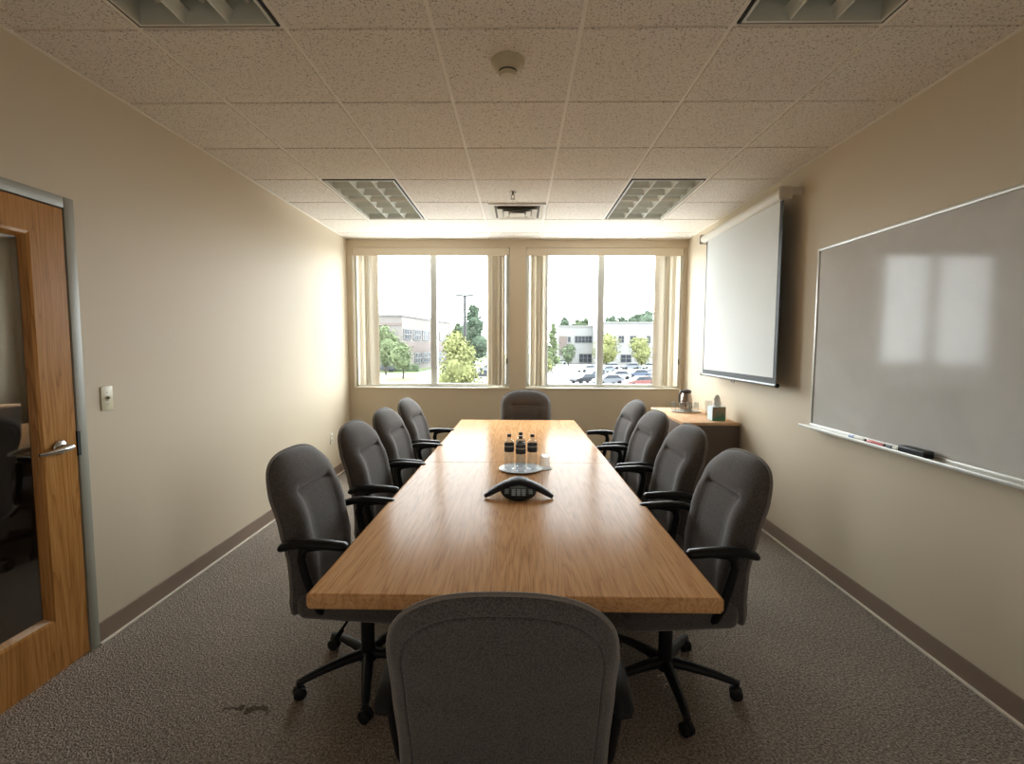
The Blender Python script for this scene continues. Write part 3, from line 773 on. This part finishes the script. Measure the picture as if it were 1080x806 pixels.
def tissue():
    t = thing('tissue_box', 'teal and brown cube tissue box at the near end of the cabinet', 'tissue box', (1.885, 4.66, zt))
    m, nt, b, out = node_mat('tissue_card')
    tc = nt.nodes.new('ShaderNodeTexCoord'); sp = nt.nodes.new('ShaderNodeSeparateXYZ'); nt.links.new(tc.outputs['Object'], sp.inputs[0])
    n = nt.nodes.new('ShaderNodeTexNoise'); n.inputs['Scale'].default_value = 30; nt.links.new(tc.outputs['Object'], n.inputs['Vector'])
    ad = nt.nodes.new('ShaderNodeMath'); ad.operation = 'MULTIPLY_ADD'; ad.inputs[1].default_value = 6; nt.links.new(sp.outputs['Z'], ad.inputs[0]); nt.links.new(n.outputs['Fac'], ad.inputs[2])
    r = ramp(nt, [(.5, srgb(60, 132, 104)), (.85, srgb(96, 128, 108)), (1.1/1.2, srgb(136, 126, 108))]); nt.links.new(ad.outputs[0], r.inputs[0])
    nt.links.new(r.outputs[0], b.inputs['Base Color']); b.inputs['Roughness'].default_value = .5
    q = MB(); q.box(-.062, .062, -.06, .06, 0, .13, .002); bx = q.build('carton', m, t)
    q = MB(); q.box(-.0635, -.0622, -.059, .059, .002, .128); q.box(-.06, .06, -.058, .058, .1305, .132); q.build('pale_panel', plain('pale_blue_card', srgb(196, 214, 222), rough=.5), bx)
    q = MB(); N = 18
    prof = [(.030, .128), (.034, .15), (.026, .18), (.030, .205), (.016, .225), (.004, .235)]
    rings = []
    for k, (rr, z) in enumerate(prof):
        rings.append([q.bm.verts.new((math.cos(2*PI*i/N)*rr*(1+.25*math.sin(3*i+k)), math.sin(2*PI*i/N)*rr*.4*(1+.3*math.cos(2*i+k)), z+.01*math.sin(i*2.2+k))) for i in range(N)])
    for a, c in zip(rings[:-1], rings[1:]):
        for i in range(N): q.bm.faces.new((a[i], a[(i+1) % N], c[(i+1) % N], c[i]))
    q.bm.faces.new(rings[-1]); q.build('tissue', TISSUE, t, smooth=180)
tissue()

# ------------------------------------------------------------------ wall things
def switch():
    t = thing('light_switch', 'cream toggle light switch plate on the wall beside the door', 'light switch', (XL, 2.488, 1.252))
    m = MB(); m.box(0, .006, -.036, .036, -.062, .062, .003, 2); m.build('plate', CREAM, t, smooth=40)
    m = MB(); m.box(.005, .0075, -.007, .007, -.013, .013); m.box(.005, .02, -.0045, .0045, -.004, .009, .002); m.build('toggle', plain('toggle_plastic', srgb(150, 142, 112), rough=.4), t)
    m = MB()
    for z in (-.03, .03): m.lathe([(.0035, 0), (.003, .0015)], 12, TR(.0055, 0, z, 0, PI/2, 0))
    m.build('screws', ALU, t)
switch()
def outlet():
    t = thing('wall_outlet', 'white electrical outlet low on the plain wall near the window corner', 'outlet', (XL, 5.48, .468))
    m = MB(); m.box(0, .006, -.038, .038, -.062, .062, .003, 2); m.build('plate', WHITEP, t, smooth=40)
    m = MB()
    for z in (-.024, .024): m.box(.005, .008, -.017, .017, z-.014, z+.014, .003)
    s = m.build('socket', CREAM, t)
    m = MB()
    for z in (-.024, .024):
        for y in (-.007, .007): m.box(.0075, .0085, y-.0014, y+.0014, z-.004, z+.008)
    m.build('slots', BLACKM, s)
outlet()
def whiteboard():
    y0, y1, z0, z1 = .98, 3.415, .985, 2.195
    t = thing('whiteboard', 'large glossy whiteboard in a pale frame on the wall', 'whiteboard', (XR, y0, z0))
    d, h = y1-y0, z1-z0
    m = MB(); m.box(-.014, -.004, .01, d-.01, .01, h-.01); m.build('panel', WBOARD, t)
    m = MB(); a = .018
    m.box(-.022, 0, 0, d, h-a, h, .003); m.box(-.022, 0, 0, a, a, h-a, .003); m.box(-.022, 0, d-a, d, a, h-a, .003); m.box(-.022, 0, 0, d, 0, a, .003)
    m.build('frame', WBFR, t, smooth=40)
    m = MB(); m.box(-.085, -.01, -.0, d+.02, -.004, .004, .002); m.box(-.088, -.083, -.0, d+.02, -.006, .012, .002); m.build('marker_tray', WBFR, t, smooth=40)
whiteboard()
def marker(y, label, body, cap, L=.13, name='marker'):
    t = thing(name, label, 'marker', (XR-.06, y, .985+.004+.0095), 0)
    m = MB(); m.tube([(0, -L/2, 0), (0, L/2-.045, 0)], .009, 14); m.build('barrel', body, t, smooth=60)
    m = MB(); m.tube([(0, L/2-.048, 0), (0, L/2-.004, 0), (0, L/2, 0)], [.0098, .0095, .007], 14); m.build('cap', cap, t, smooth=60)
    m = MB(); m.tube([(0, -L/2-.006, 0), (0, -L/2+.008, 0)], [.006, .0094], 14); m.build('end_plug', BLACK, t, smooth=60)
marker(2.875, 'white marker with blue cap at the far end of the whiteboard tray', WHITEP, BLUE, .135)
marker(2.725, 'red marker lying between the blue capped one and the eraser', RED, RED, .13)
marker(2.60, 'dark capped marker touching the eraser on the whiteboard tray', WHITEP, BLACK, .085)
def eraser():
    t = thing('whiteboard_eraser', 'dark felt eraser on the whiteboard tray', 'eraser', (XR-.052, 2.462, .9895))
    m = MB(); m.box(-.026, .026, -.082, .082, 0, .022, .003); m.build('felt', ERAS, t)
    m = MB(); m.box(-.027, .027, -.084, .084, .020, .036, .007, 3); m.build('grip', ERAS2, t, smooth=50)
eraser()
def screen():
    y0, y1, zt, zb = 3.69, 5.16, 2.60, 1.25
    t = thing('projection_screen', 'pulled down white projection screen with black borders on the wall', 'projection screen', (XR, y0, 0))
    d = y1-y0; sx = -.125
    m = MB()
    m.tube([(-.125, -.01, 2.645), (-.125, d+.07, 2.645)], .04, 24)
    m.build('case', WHITEP, t, smooth=50)
    ecm = plain('end_cap_grey', srgb(190, 184, 172), rough=.4)
    for y in (-.035, d+.07):
        m = MB(); m.box(-.172, -.078, y, y+.026, 2.596, 2.694, .014, 3); cap = m.build('end_cap', ecm, t, smooth=40)
        m = MB(); m.box(-.085, -.001, y+.006, y+.020, 2.63, 2.685, .002); m.build('bracket', ecm, cap)
    m = MB(); m.box(sx, sx+.0012, 0, d, zb, 2.63); m.build('screen_border', SCRB, t)
    m = MB(); m.box(sx-.001, sx-.0002, .045, d-.03, zb+.045, 2.628); m.build('screen_fabric', SCRN, t)
    m = MB(); m.tube([(sx, -.012, zb-.01), (sx, d+.012, zb-.01)], .014, 14, 1.0); br = m.build('bottom_bar', ALU, t, smooth=50)
    m = MB(); m.tube([(sx, -.026, zb-.01), (sx, -.012, zb-.01)], .017, 14); m.tube([(sx, d+.012, zb-.01), (sx, d+.026, zb-.01)], .017, 14); m.build('bar_cap', BLACK, br, smooth=50)
    m = MB(); m.tube([(sx, d/2-.03, zb-.02), (sx, d/2-.025, zb-.045), (sx, d/2+.025, zb-.045), (sx, d/2+.03, zb-.02)], .003, 8); m.build('pull_handle', ALU, br, smooth=60)
screen()

# ------------------------------------------------------------------ outside (second floor view, ground 4 m below the room floor)
G = -4.0
ASPH = plain('asphalt', srgb(100, 99, 98), rough=.9, noise=.08, nscale=.3)
LAWN = plain('lawn_grass', srgb(74, 88, 42), rough=.95, noise=.25, nscale=.6)
KERB = plain('kerb_concrete', srgb(120, 116, 110), rough=.9)
PINKW = plain('pale_pink_stucco', srgb(112, 107, 104), rough=.9, noise=.03, nscale=.4)
BRICK = plain('pink_brick_band', srgb(106, 95, 91), rough=.9, noise=.08, nscale=3)
WHW = plain('white_panel_wall', srgb(132, 132, 131), rough=.8, noise=.03, nscale=.3)
COPING = plain('roof_coping', srgb(120, 119, 117), rough=.7)
WGL = plain('dark_window_glass', srgb(40, 46, 54), rough=.25, spec=.2)
WFR = plain('window_frame_pale', srgb(96, 94, 94), rough=.6)
POLE = plain('galvanised_pole', srgb(34, 34, 33), rough=.6)
BARK = plain('bark', srgb(58, 50, 42), rough=.95)
TYRE = plain('tyre_rubber', srgb(14, 14, 15), rough=.8)
def leafm(name, c):
    m, nt, b, out = node_mat(name); tc = nt.nodes.new('ShaderNodeTexCoord')
    n = nt.nodes.new('ShaderNodeTexNoise'); n.inputs['Scale'].default_value = 1.2; n.inputs['Detail'].default_value = 3
    nt.links.new(tc.outputs['Object'], n.inputs['Vector'])
    r = ramp(nt, [(.35, tuple(x*.7 for x in c[:3])+(1,)), (.65, tuple(x*1.25 for x in c[:3])+(1,))])
    nt.links.new(n.outputs['Fac'], r.inputs[0]); nt.links.new(r.outputs[0], b.inputs['Base Color'])
    b.inputs['Roughness'].default_value = .9; b.inputs['Specular IOR Level'].default_value = .1
    return m
LDARK = leafm('dark_leaves', srgb(74, 86, 72)); LMID = leafm('mid_green_leaves', srgb(86, 96, 76))
LYEL = leafm('yellow_green_leaves', srgb(118, 121, 80)); LLIG = leafm('light_green_leaves', srgb(96, 106, 78))
m = MB(); m.box(-140, 140, 14, 320, G-.3, G); struct(m.build('ground', ASPH))
m = MB(); m.box(-140, 140, 150, 320, G, G+.06); m.box(-60, -20.5, 96, 140, G, G+.06); struct(m.build('ground_lawn', LAWN))

def tree(name, x, y, h, w, mat, label, blobs=14, n=1400, leaf=.34, shape='round', trunk_h=1.6, seed=0, z=G, group='trees outside the windows'):
    rnd = random.Random(seed)
    t = thing(name, label, 'tree', (x, y, z), rnd.random()*6, group)
    m = MB(); m.tube([(0, 0, 0), (.03*w, 0, trunk_h*.6), (0, .02*w, trunk_h+h*.25), (0, 0, h*.75)], [w*.035, w*.028, w*.02, w*.006], 8)
    for k in range(5):
        a = k*1.257+rnd.random(); zz = trunk_h+h*.08*k
        m.tube([(0, 0, zz), (math.cos(a)*w*.16, math.sin(a)*w*.16, zz+h*.10), (math.cos(a)*w*.30, math.sin(a)*w*.30, zz+h*.16)], [w*.014, w*.010, w*.004], 5)
    m.build('trunk', BARK, t, smooth=60)
    bl = []
    for k in range(blobs):
        u = (k+.5)/blobs; zz = trunk_h+(h-trunk_h)*(.10+.82*u)
        if shape == 'cone': rr = w*.5*(1-u)**.75+.05*w
        else: rr = w*.5*math.sqrt(max(.05, 1-(2*u-.95)**2))
        a = rnd.random()*2*PI; q = rr*.55*math.sqrt(rnd.random())
        bl.append((math.cos(a)*q, math.sin(a)*q, zz, rr*.62+.04*w))
    m = MB()
    for i in range(n):
        bx, by, bz, br = bl[int(rnd.random()*len(bl))]
        d = Vector((rnd.gauss(0, 1), rnd.gauss(0, 1), rnd.gauss(0, 1))).normalized()
        p = Vector((bx, by, bz))+d*br*(.72+.62*rnd.random()**1.5)
        if p.z < trunk_h*.75: continue
        u = Vector((rnd.gauss(0, 1), rnd.gauss(0, 1), rnd.gauss(0, 1))).normalized(); v = u.cross(d+Vector((0, .01, 0))).normalized()
        s = leaf*(.6+.8*rnd.random()); u *= s; v *= s*.8
        m.bm.faces.new([m.bm.verts.new(p-u*.5), m.bm.verts.new(p+v*.5), m.bm.verts.new(p+u*.5), m.bm.verts.new(p-v*.5)])
    for bx, by, bz, br in bl:
        bmesh.ops.create_icosphere(m.bm, subdivisions=2, radius=br*.62, matrix=Matrix.Translation((bx, by, bz)))
    m.build('foliage', mat, t)
    return t
tree('tree', -6.2, 48, 7.0, 5.0, LYEL, 'bright yellow green tree close outside, low in the middle window part', 18, 4200, .26, 'cone', 1.0, 3)
tree('tree', -10.5, 112, 15.4, 9.5, LDARK, 'tall dark green tree behind the parking lot lamp post', 22, 3600, .45, 'cone', 1.2, 5)
tree('tree', -14.4, 116, 11.3, 5.4, LMID, 'mid green tree just left of the tallest dark tree', 14, 1500, .42, 'round', 1.2, 6)
tree('tree', -18.6, 78, 5.6, 4.4, LLIG, 'small green tree on the grass island before the pink building', 14, 1900, .30, 'round', 2.0, 8)
tree('tree', -24.6, 90, 9.3, 5.4, LLIG, 'taller light green tree at the left edge of the left window', 16, 1900, .36, 'round', 1.4, 9)
tree('tree', 6.6, 98, 10.6, 3.7, LLIG, 'tall mixed green tree left of the white building', 14, 1700, .34, 'cone', .8, 11)
tree('tree', 5.4, 95, 3.2, 2.3, LYEL, 'low rounded yellow green tree at foot of the tall mixed one', 9, 700, .28, 'round', .4, 12)
tree('tree', 13.2, 132, 6.0, 4.2, LMID, 'small dark green tree beside the glazed entrance of the white building', 10, 900, .4, 'round', 1, 13)
tree('tree', 22.0, 124, 8.2, 7.6, LYEL, 'broad yellow green tree in front of the white building centre', 16, 2000, .42, 'round', 1.2, 14)
tree('tree', 30.2, 122, 7.4, 5.9, LYEL, 'yellow green tree in front of the white building near the blind', 16, 1700, .42, 'round', 1.2, 15)
for i, (px, D, zt_, w_, mt, lab) in enumerate([(595, 185, 13.0, 5.2, LDARK, 'dark fir standing behind the white building roof, first from its corner'), (607, 188, 11.9, 6.0, LMID, 'mid green tree rising over the white roof left of the mullion'),
        (617, 190, 12.5, 6.4, LMID, 'pale green treetop over the white roof closest to the mullion'), (645, 185, 13.6, 7.0, LDARK, 'dark treetop above the taller wing beside the mullion'), (655, 187, 13.4, 5.6, LDARK, 'pointed dark treetop above the middle of the taller wing'),
        (669, 186, 14.2, 7.2, LDARK, 'dark treetop left of the highest one over the taller wing'), (682, 185, 15.6, 8.4, LDARK, 'highest dark treetop over the taller wing beside the blind'), (632, 192, 11.2, 7.0, LMID, 'low green treetop directly behind the mullion')]):
    X = (px-547.6)/516*D
    tree('tree', X, D, zt_-G, w_*1.35, mt, lab, 16, 1500, .6, 'round', 3, 30+i)

def hedge(x0, x1, y, h, label):
    rnd = random.Random(int(x0)); m = MB()
    for i in range(900):
        p = Vector((rnd.uniform(x0, x1), y+rnd.uniform(-.7, .7), G+rnd.uniform(.1, h)))
        u = Vector((rnd.gauss(0, 1), rnd.gauss(0, 1), rnd.gauss(0, 1))).normalized()*.3; v = u.orthogonal().normalized()*.25
        m.bm.faces.new([m.bm.verts.new(p-u*.5), m.bm.verts.new(p+v*.5), m.bm.verts.new(p+u*.5), m.bm.verts.new(p-v*.5)])
    m.box(x0, x1, y-.6, y+.6, G, G+h-.1, .15)
    tag(m.build('hedge', LMID), label, 'hedge')
hedge(-26, -20.8, 101, 1.5, 'clipped green hedge along the foot of the pink building')
def island(pts, label, k):
    m = MB(); m.prism(pts, G, G+.12); o = m.build('grass_island', LAWN); tag(o, label, 'grass island')
    cx = sum(p[0] for p in pts)/len(pts); cy = sum(p[1] for p in pts)/len(pts)
    m = MB(); m.prism([(cx+(x-cx)*1.08, cy+(y-cy)*1.08) for x, y in pts], G, G+.09); m.build('kerb', KERB, o)
def ell(cx, cy, a, b, n=16): return [(cx+a*math.cos(2*PI*i/n), cy+b*math.sin(2*PI*i/n)) for i in range(n)]
island(ell(-18.9, 77, 2.6, 4.5), 'oval grass island around the small green tree', 0)
island(ell(22.2, 101, 2.1, 6), 'oval grass island between the rows of parked cars', 1)
island(ell(4.3, 125, 4.5, 14), 'grass island left of the white building drive', 2)

def building_one():
    t = thing('office_building', 'pale pink two storey office building across the road on the left', 'building', (-24.7, 103, G))
    A = (0, 0); B = (5.4, 34); C2 = (-26, 34); D2 = (-26, 0); hh = 11.6
    m = MB(); m.prism([A, B, C2, D2], 0, hh); m.build('wall', PINKW, t)
    L = math.hypot(*B); ang = math.atan2(B[1], B[0])
    Mf = TR(0, 0, 0, 0, 0, ang)
    m = MB(); m.box(-.4, L+.4, -.25, .5, hh, hh+.5, M=Mf); m.box(-26.4, .2, -.3, .5, hh, hh+.5); m.build('roof', COPING, t)
    m = MB(); m.box(-.1, L, -.08, 0, 4.0, 6.1, M=Mf); m.box(-26, .05, -.1, 0, 4.0, 6.1); m.box(-26, .05, -.1, 0, 9.6, 10.1); m.build('brick_band', BRICK, t)
    def win(M, s0, s1, z0, z1, nx=3, nz=2):
        f = MB()
        for i in range(nx+1): x = s0+(s1-s0)*i/nx; f.box(x-.09, x+.09, -.16, -.02, z0, z1, M=M)
        for i in range(nz+1): z = z0+(z1-z0)*i/nz; f.box(s0, s1, -.17, -.02, z-.09, z+.09, M=M)
        w_ = f.build('window', WFR, t); g = MB(); g.box(s0, s1, -.1, .02, z0, z1, M=M); g.build('pane', WGL, w_)
    for s in (.8, 6.4, 12.2, 18.5, 25): win(Mf, s, s+4.2, 6.7, 8.9)
    for s in (7.0, 12.4, 22): win(Mf, s, s+4.6, 1.4, 3.7)
    Mi = Matrix.Identity(4)
    for s in (-7, -14, -21): win(Mi, s, s+4, 6.7, 8.9)
building_one()
def building_two():
    t = thing('white_building', 'long white office building beyond the car park with a taller right wing', 'building', (11.9, 150, G))
    m = MB(); m.box(0, 13.0, 0, 25, 0, 11.4); m.build('wall', WHW, t)
    m = MB(); m.box(10.4, 60, -10, 20, 0, 12.1); m.build('wing_wall', WHW, t)
    m = MB(); m.box(-.2, 10.3, -.25, .4, 11.2, 11.6); m.box(10.2, 60.2, -10.25, -9.6, 11.9, 12.3); m.build('roof', COPING, t)
    m = MB(); m.box(.2, 2.6, -.15, 0, 3, 8.4); m.build('brick_panel', BRICK, t)
    def win(x0, x1, y, z0, z1, n):
        f = MB()
        for i in range(n+1): x = x0+(x1-x0)*i/n; f.box(x-.08, x+.08, y-.12, y, z0, z1)
        f.box(x0, x1, y-.12, y, z0-.08, z0+.08); f.box(x0, x1, y-.12, y, z1-.08, z1+.08); f.box(x0, x1, y-.12, y, (z0+z1)/2-.06, (z0+z1)/2+.06)
        w_ = f.build('window', WFR, t); g = MB(); g.box(x0, x1, y-.05, y+.02, z0, z1); g.build('pane', WGL, w_)
    win(5.0, 10.2, 0, 6.4, 8.4, 5); win(6.4, 10.2, 0, .4, 3.0, 3); win(2.9, 3.7, 0, 6.6, 8.2, 1)
    for (a, b) in ((16.3, 17.8), (19.6, 21.4), (24.3, 25.3), (29, 33)): win(a, b, -10, 6.4, 8.3, 2)
    for (a, b) in ((17, 20), (27, 30)): win(a, b, -10, .8, 3.0, 2)
building_two()
def lamp_post():
    t = thing('lamp_post', 'tall double headed parking lot lamp post before the trees', 'lamp post', (-9.45, 85, G))
    m = MB(); m.tube([(0, 0, 0), (0, 0, 14.1)], [.27, .25], 10); m.lathe([(.3, 0), (.3, .7), (.14, .72)], 14); m.build('pole', POLE, t, smooth=50)
    for s in (-1, 1):
        m = MB(); m.tube([(0, 0, 14.0), (s*.7, 0, 14.05)], .2, 8); m.build('arm', POLE, t)
        m = MB(); m.box(s*1.05-.5, s*1.05+.5, -.3, .3, 13.85, 14.22, .06); m.build('lamp_head', POLE, t)
lamp_post()

def car_proto(paint):
    t = thing('parked_car', '-', 'car')
    m = MB()
    prof = [(-2.2, .35), (-2.25, .65), (-2.15, .88), (-1.3, .95), (1.1, .92), (2.1, .80), (2.25, .6), (2.2, .32)]
    lo = []
    for s in (-1, 1): lo.append([m.bm.verts.new((x, s*.86, z)) for x, z in prof])
    n = len(prof)
    m.bm.faces.new(lo[0]); m.bm.faces.new(lo[1][::-1])
    for i in range(n): m.bm.faces.new((lo[0][i], lo[0][(i+1) % n], lo[1][(i+1) % n], lo[1][i]))
    bmesh.ops.bevel(m.bm, geom=list(m.bm.edges), offset=.07, segments=2, affect='EDGES')
    m.box(-1.25, .35, -.58, .58, 1.38, 1.44, .03)
    for x, q in ((-1.3, .25), (.4, -.55)): pass
    m.build('body', paint, t, smooth=40)
    m = MB(); a = [(-1.85, .92), (-1.25, 1.39), (.35, 1.39), (1.2, .92)]
    vs = [[m.bm.verts.new((x, s*(.78 if z < 1 else .60), z)) for x, z in a] for s in (-1, 1)]
    m.bm.faces.new(vs[0]); m.bm.faces.new(vs[1][::-1])
    for i in range(4): m.bm.faces.new((vs[0][i], vs[0][(i+1) % 4], vs[1][(i+1) % 4], vs[1][i]))
    m.build('cabin_glass', WGL, t)
    wp = None
    for x in (-1.38, 1.4):
        for s in (-1, 1):
            if wp is None:
                m = MB(); m.lathe([(.20, -.10), (.31, -.10), (.32, 0), (.31, .10), (.20, .10)], 16, TR(0, 0, 0, PI/2, 0, 0)); wp = m.build('wheel', TYRE, t, smooth=40); o = wp
            else: o = wp.copy(); COL.objects.link(o)
            o.location = (x, s*.80, .32)
    return t
PAINTS = {n: plain('paint_'+n, c, rough=.3) for n, c in dict(white=srgb(150, 152, 154), silver=srgb(108, 112, 118), dark=srgb(40, 42, 48), blue=srgb(66, 78, 98), red=srgb(112, 66, 62)).items()}
CARS = [
 (14.2, 103, 215, 'white', 'white car at the head of the near lane, first of the left column'), (12.5, 82, 215, 'blue', 'grey blue car behind the white one in the left column'),
 (9.6, 72, 215, 'dark', 'dark car at the bottom of the left column beside the mullion'), (17.6, 100, 215, 'silver', 'silver car partly behind the mullion next to the white lead car'),
 (21.5, 116, 190, 'white', 'white car parked under the broad yellow green tree'), (26.3, 116, 190, 'silver', 'silver car parked between the two yellow green trees'),
 (31.4, 117, 190, 'white', 'white car parked under the yellow green tree near the blind'), (36.8, 116, 190, 'dark', 'dark car at the far end of the row near the blind'),
 (16.0, 80, 200, 'white', 'white car just before the grass island, beside the mullion'), (20.4, 85, 200, 'blue', 'blue grey car at the near tip of the grass island'),
 (24.8, 87.5, 200, 'silver', 'silver car beside the near tip of the island toward the blind'), (12.6, 69.5, 200, 'silver', 'silver car nearest the sill next to the mullion'),
 (16.3, 66.5, 200, 'red', 'red car in the nearest row above the sill'), (21.4, 68.5, 200, 'white', 'white car next to the red car in the nearest row'),
 (22.9, 75, 200, 'dark', 'dark car in second row toward the blind'), (11.9, 144, 180, 'white', 'white car in front of the small tree near the white building corner'),
 (-6.6, 104, 180, 'silver', 'silver car seen beyond the yellow tree in the left window'), (-5.8, 82, 180, 'dark', 'dark car lowest at the right edge of the left window'),
 (-27.5, 99.0, 180, 'dark', 'dark car parked by the hedge of the pink building'), (27.8, 100, 200, 'blue', 'blue grey car on the blind side of the grass island')]
pro = {}
for (x, y, a, c, lab) in CARS:
    if c not in pro: o = pro[c] = car_proto(PAINTS[c])
    else: o = copy_tree(pro[c])
    o.location = (x, y, G); o.rotation_euler = (0, 0, R(a)); o['label'] = lab; o['group'] = 'cars parked outside'

# ------------------------------------------------------------------ light
w = bpy.data.worlds.new('overcast_sky'); S.world = w; w.use_nodes = True
nt = w.node_tree; bg = nt.nodes['Background']
# hazy bright sky: brightest over the car park side the windows face, dimmer behind the house
tcw = nt.nodes.new('ShaderNodeTexCoord'); spw = nt.nodes.new('ShaderNodeSeparateXYZ'); nt.links.new(tcw.outputs['Generated'], spw.inputs[0])
mrw = nt.nodes.new('ShaderNodeMapRange'); mrw.interpolation_type = 'SMOOTHSTEP'
mrw.inputs['From Min'].default_value = -.35; mrw.inputs['From Max'].default_value = .65; mrw.inputs['To Min'].default_value = 9.0; mrw.inputs['To Max'].default_value = 19.0
nt.links.new(spw.outputs['Y'], mrw.inputs['Value']); nt.links.new(mrw.outputs[0], bg.inputs[1])
bg.inputs[0].default_value = (.93, .965, 1.0, 1)
for a, c in (W1, W2):
    l = bpy.data.lights.new('window_portal', 'AREA'); l.shape = 'RECTANGLE'; l.size = c-a; l.size_y = WZ[1]-WZ[0]
    l.cycles.is_portal = True
    o = bpy.data.objects.new('window_portal', l); COL.objects.link(o)
    o.location = ((a+c)/2, YB+.21, (WZ[0]+WZ[1])/2); o.rotation_euler = (-PI/2, 0, 0)

# added soft fill behind the camera, the room has no such source
l = bpy.data.lights.new('added_fill_light', 'AREA'); l.shape = 'RECTANGLE'; l.size = 3.8; l.size_y = 2.2; l.energy = 11; l.color = (1, .97, .93)
o = bpy.data.objects.new('added_fill_light', l); COL.objects.link(o); o.location = (0, YN+.35, 1.3); o.rotation_euler = (PI/2+R(22), 0, 0)

# ------------------------------------------------------------------ camera
cam = bpy.data.cameras.new('camera'); co = bpy.data.objects.new('camera', cam); COL.objects.link(co)
cam.sensor_fit = 'HORIZONTAL'; cam.sensor_width = 36; cam.lens = 36*515.8/1080; cam.clip_start = .02; cam.clip_end = 600
co.matrix_world = Matrix.Translation((0, 0, EYE)) @ Matrix.Rotation(.0147, 4, 'Z') @ Matrix.Rotation(PI/2-.0749, 4, 'X') @ Matrix.Rotation(.0039, 4, 'Z')
S.camera = co
S.view_settings.view_transform = 'Standard'; S.view_settings.look = 'None'; S.view_settings.gamma = 1; S.view_settings.use_curve_mapping = False
S.view_settings.exposure = 0.0
S.cycles.max_bounces = 12; S.cycles.diffuse_bounces = 8; S.cycles.glossy_bounces = 6; S.cycles.transparent_max_bounces = 24; S.cycles.transmission_bounces = 8
S.cycles.sample_clamp_indirect = 8; S.cycles.caustics_reflective = False; S.cycles.caustics_refractive = False
S.cycles.use_denoising = True
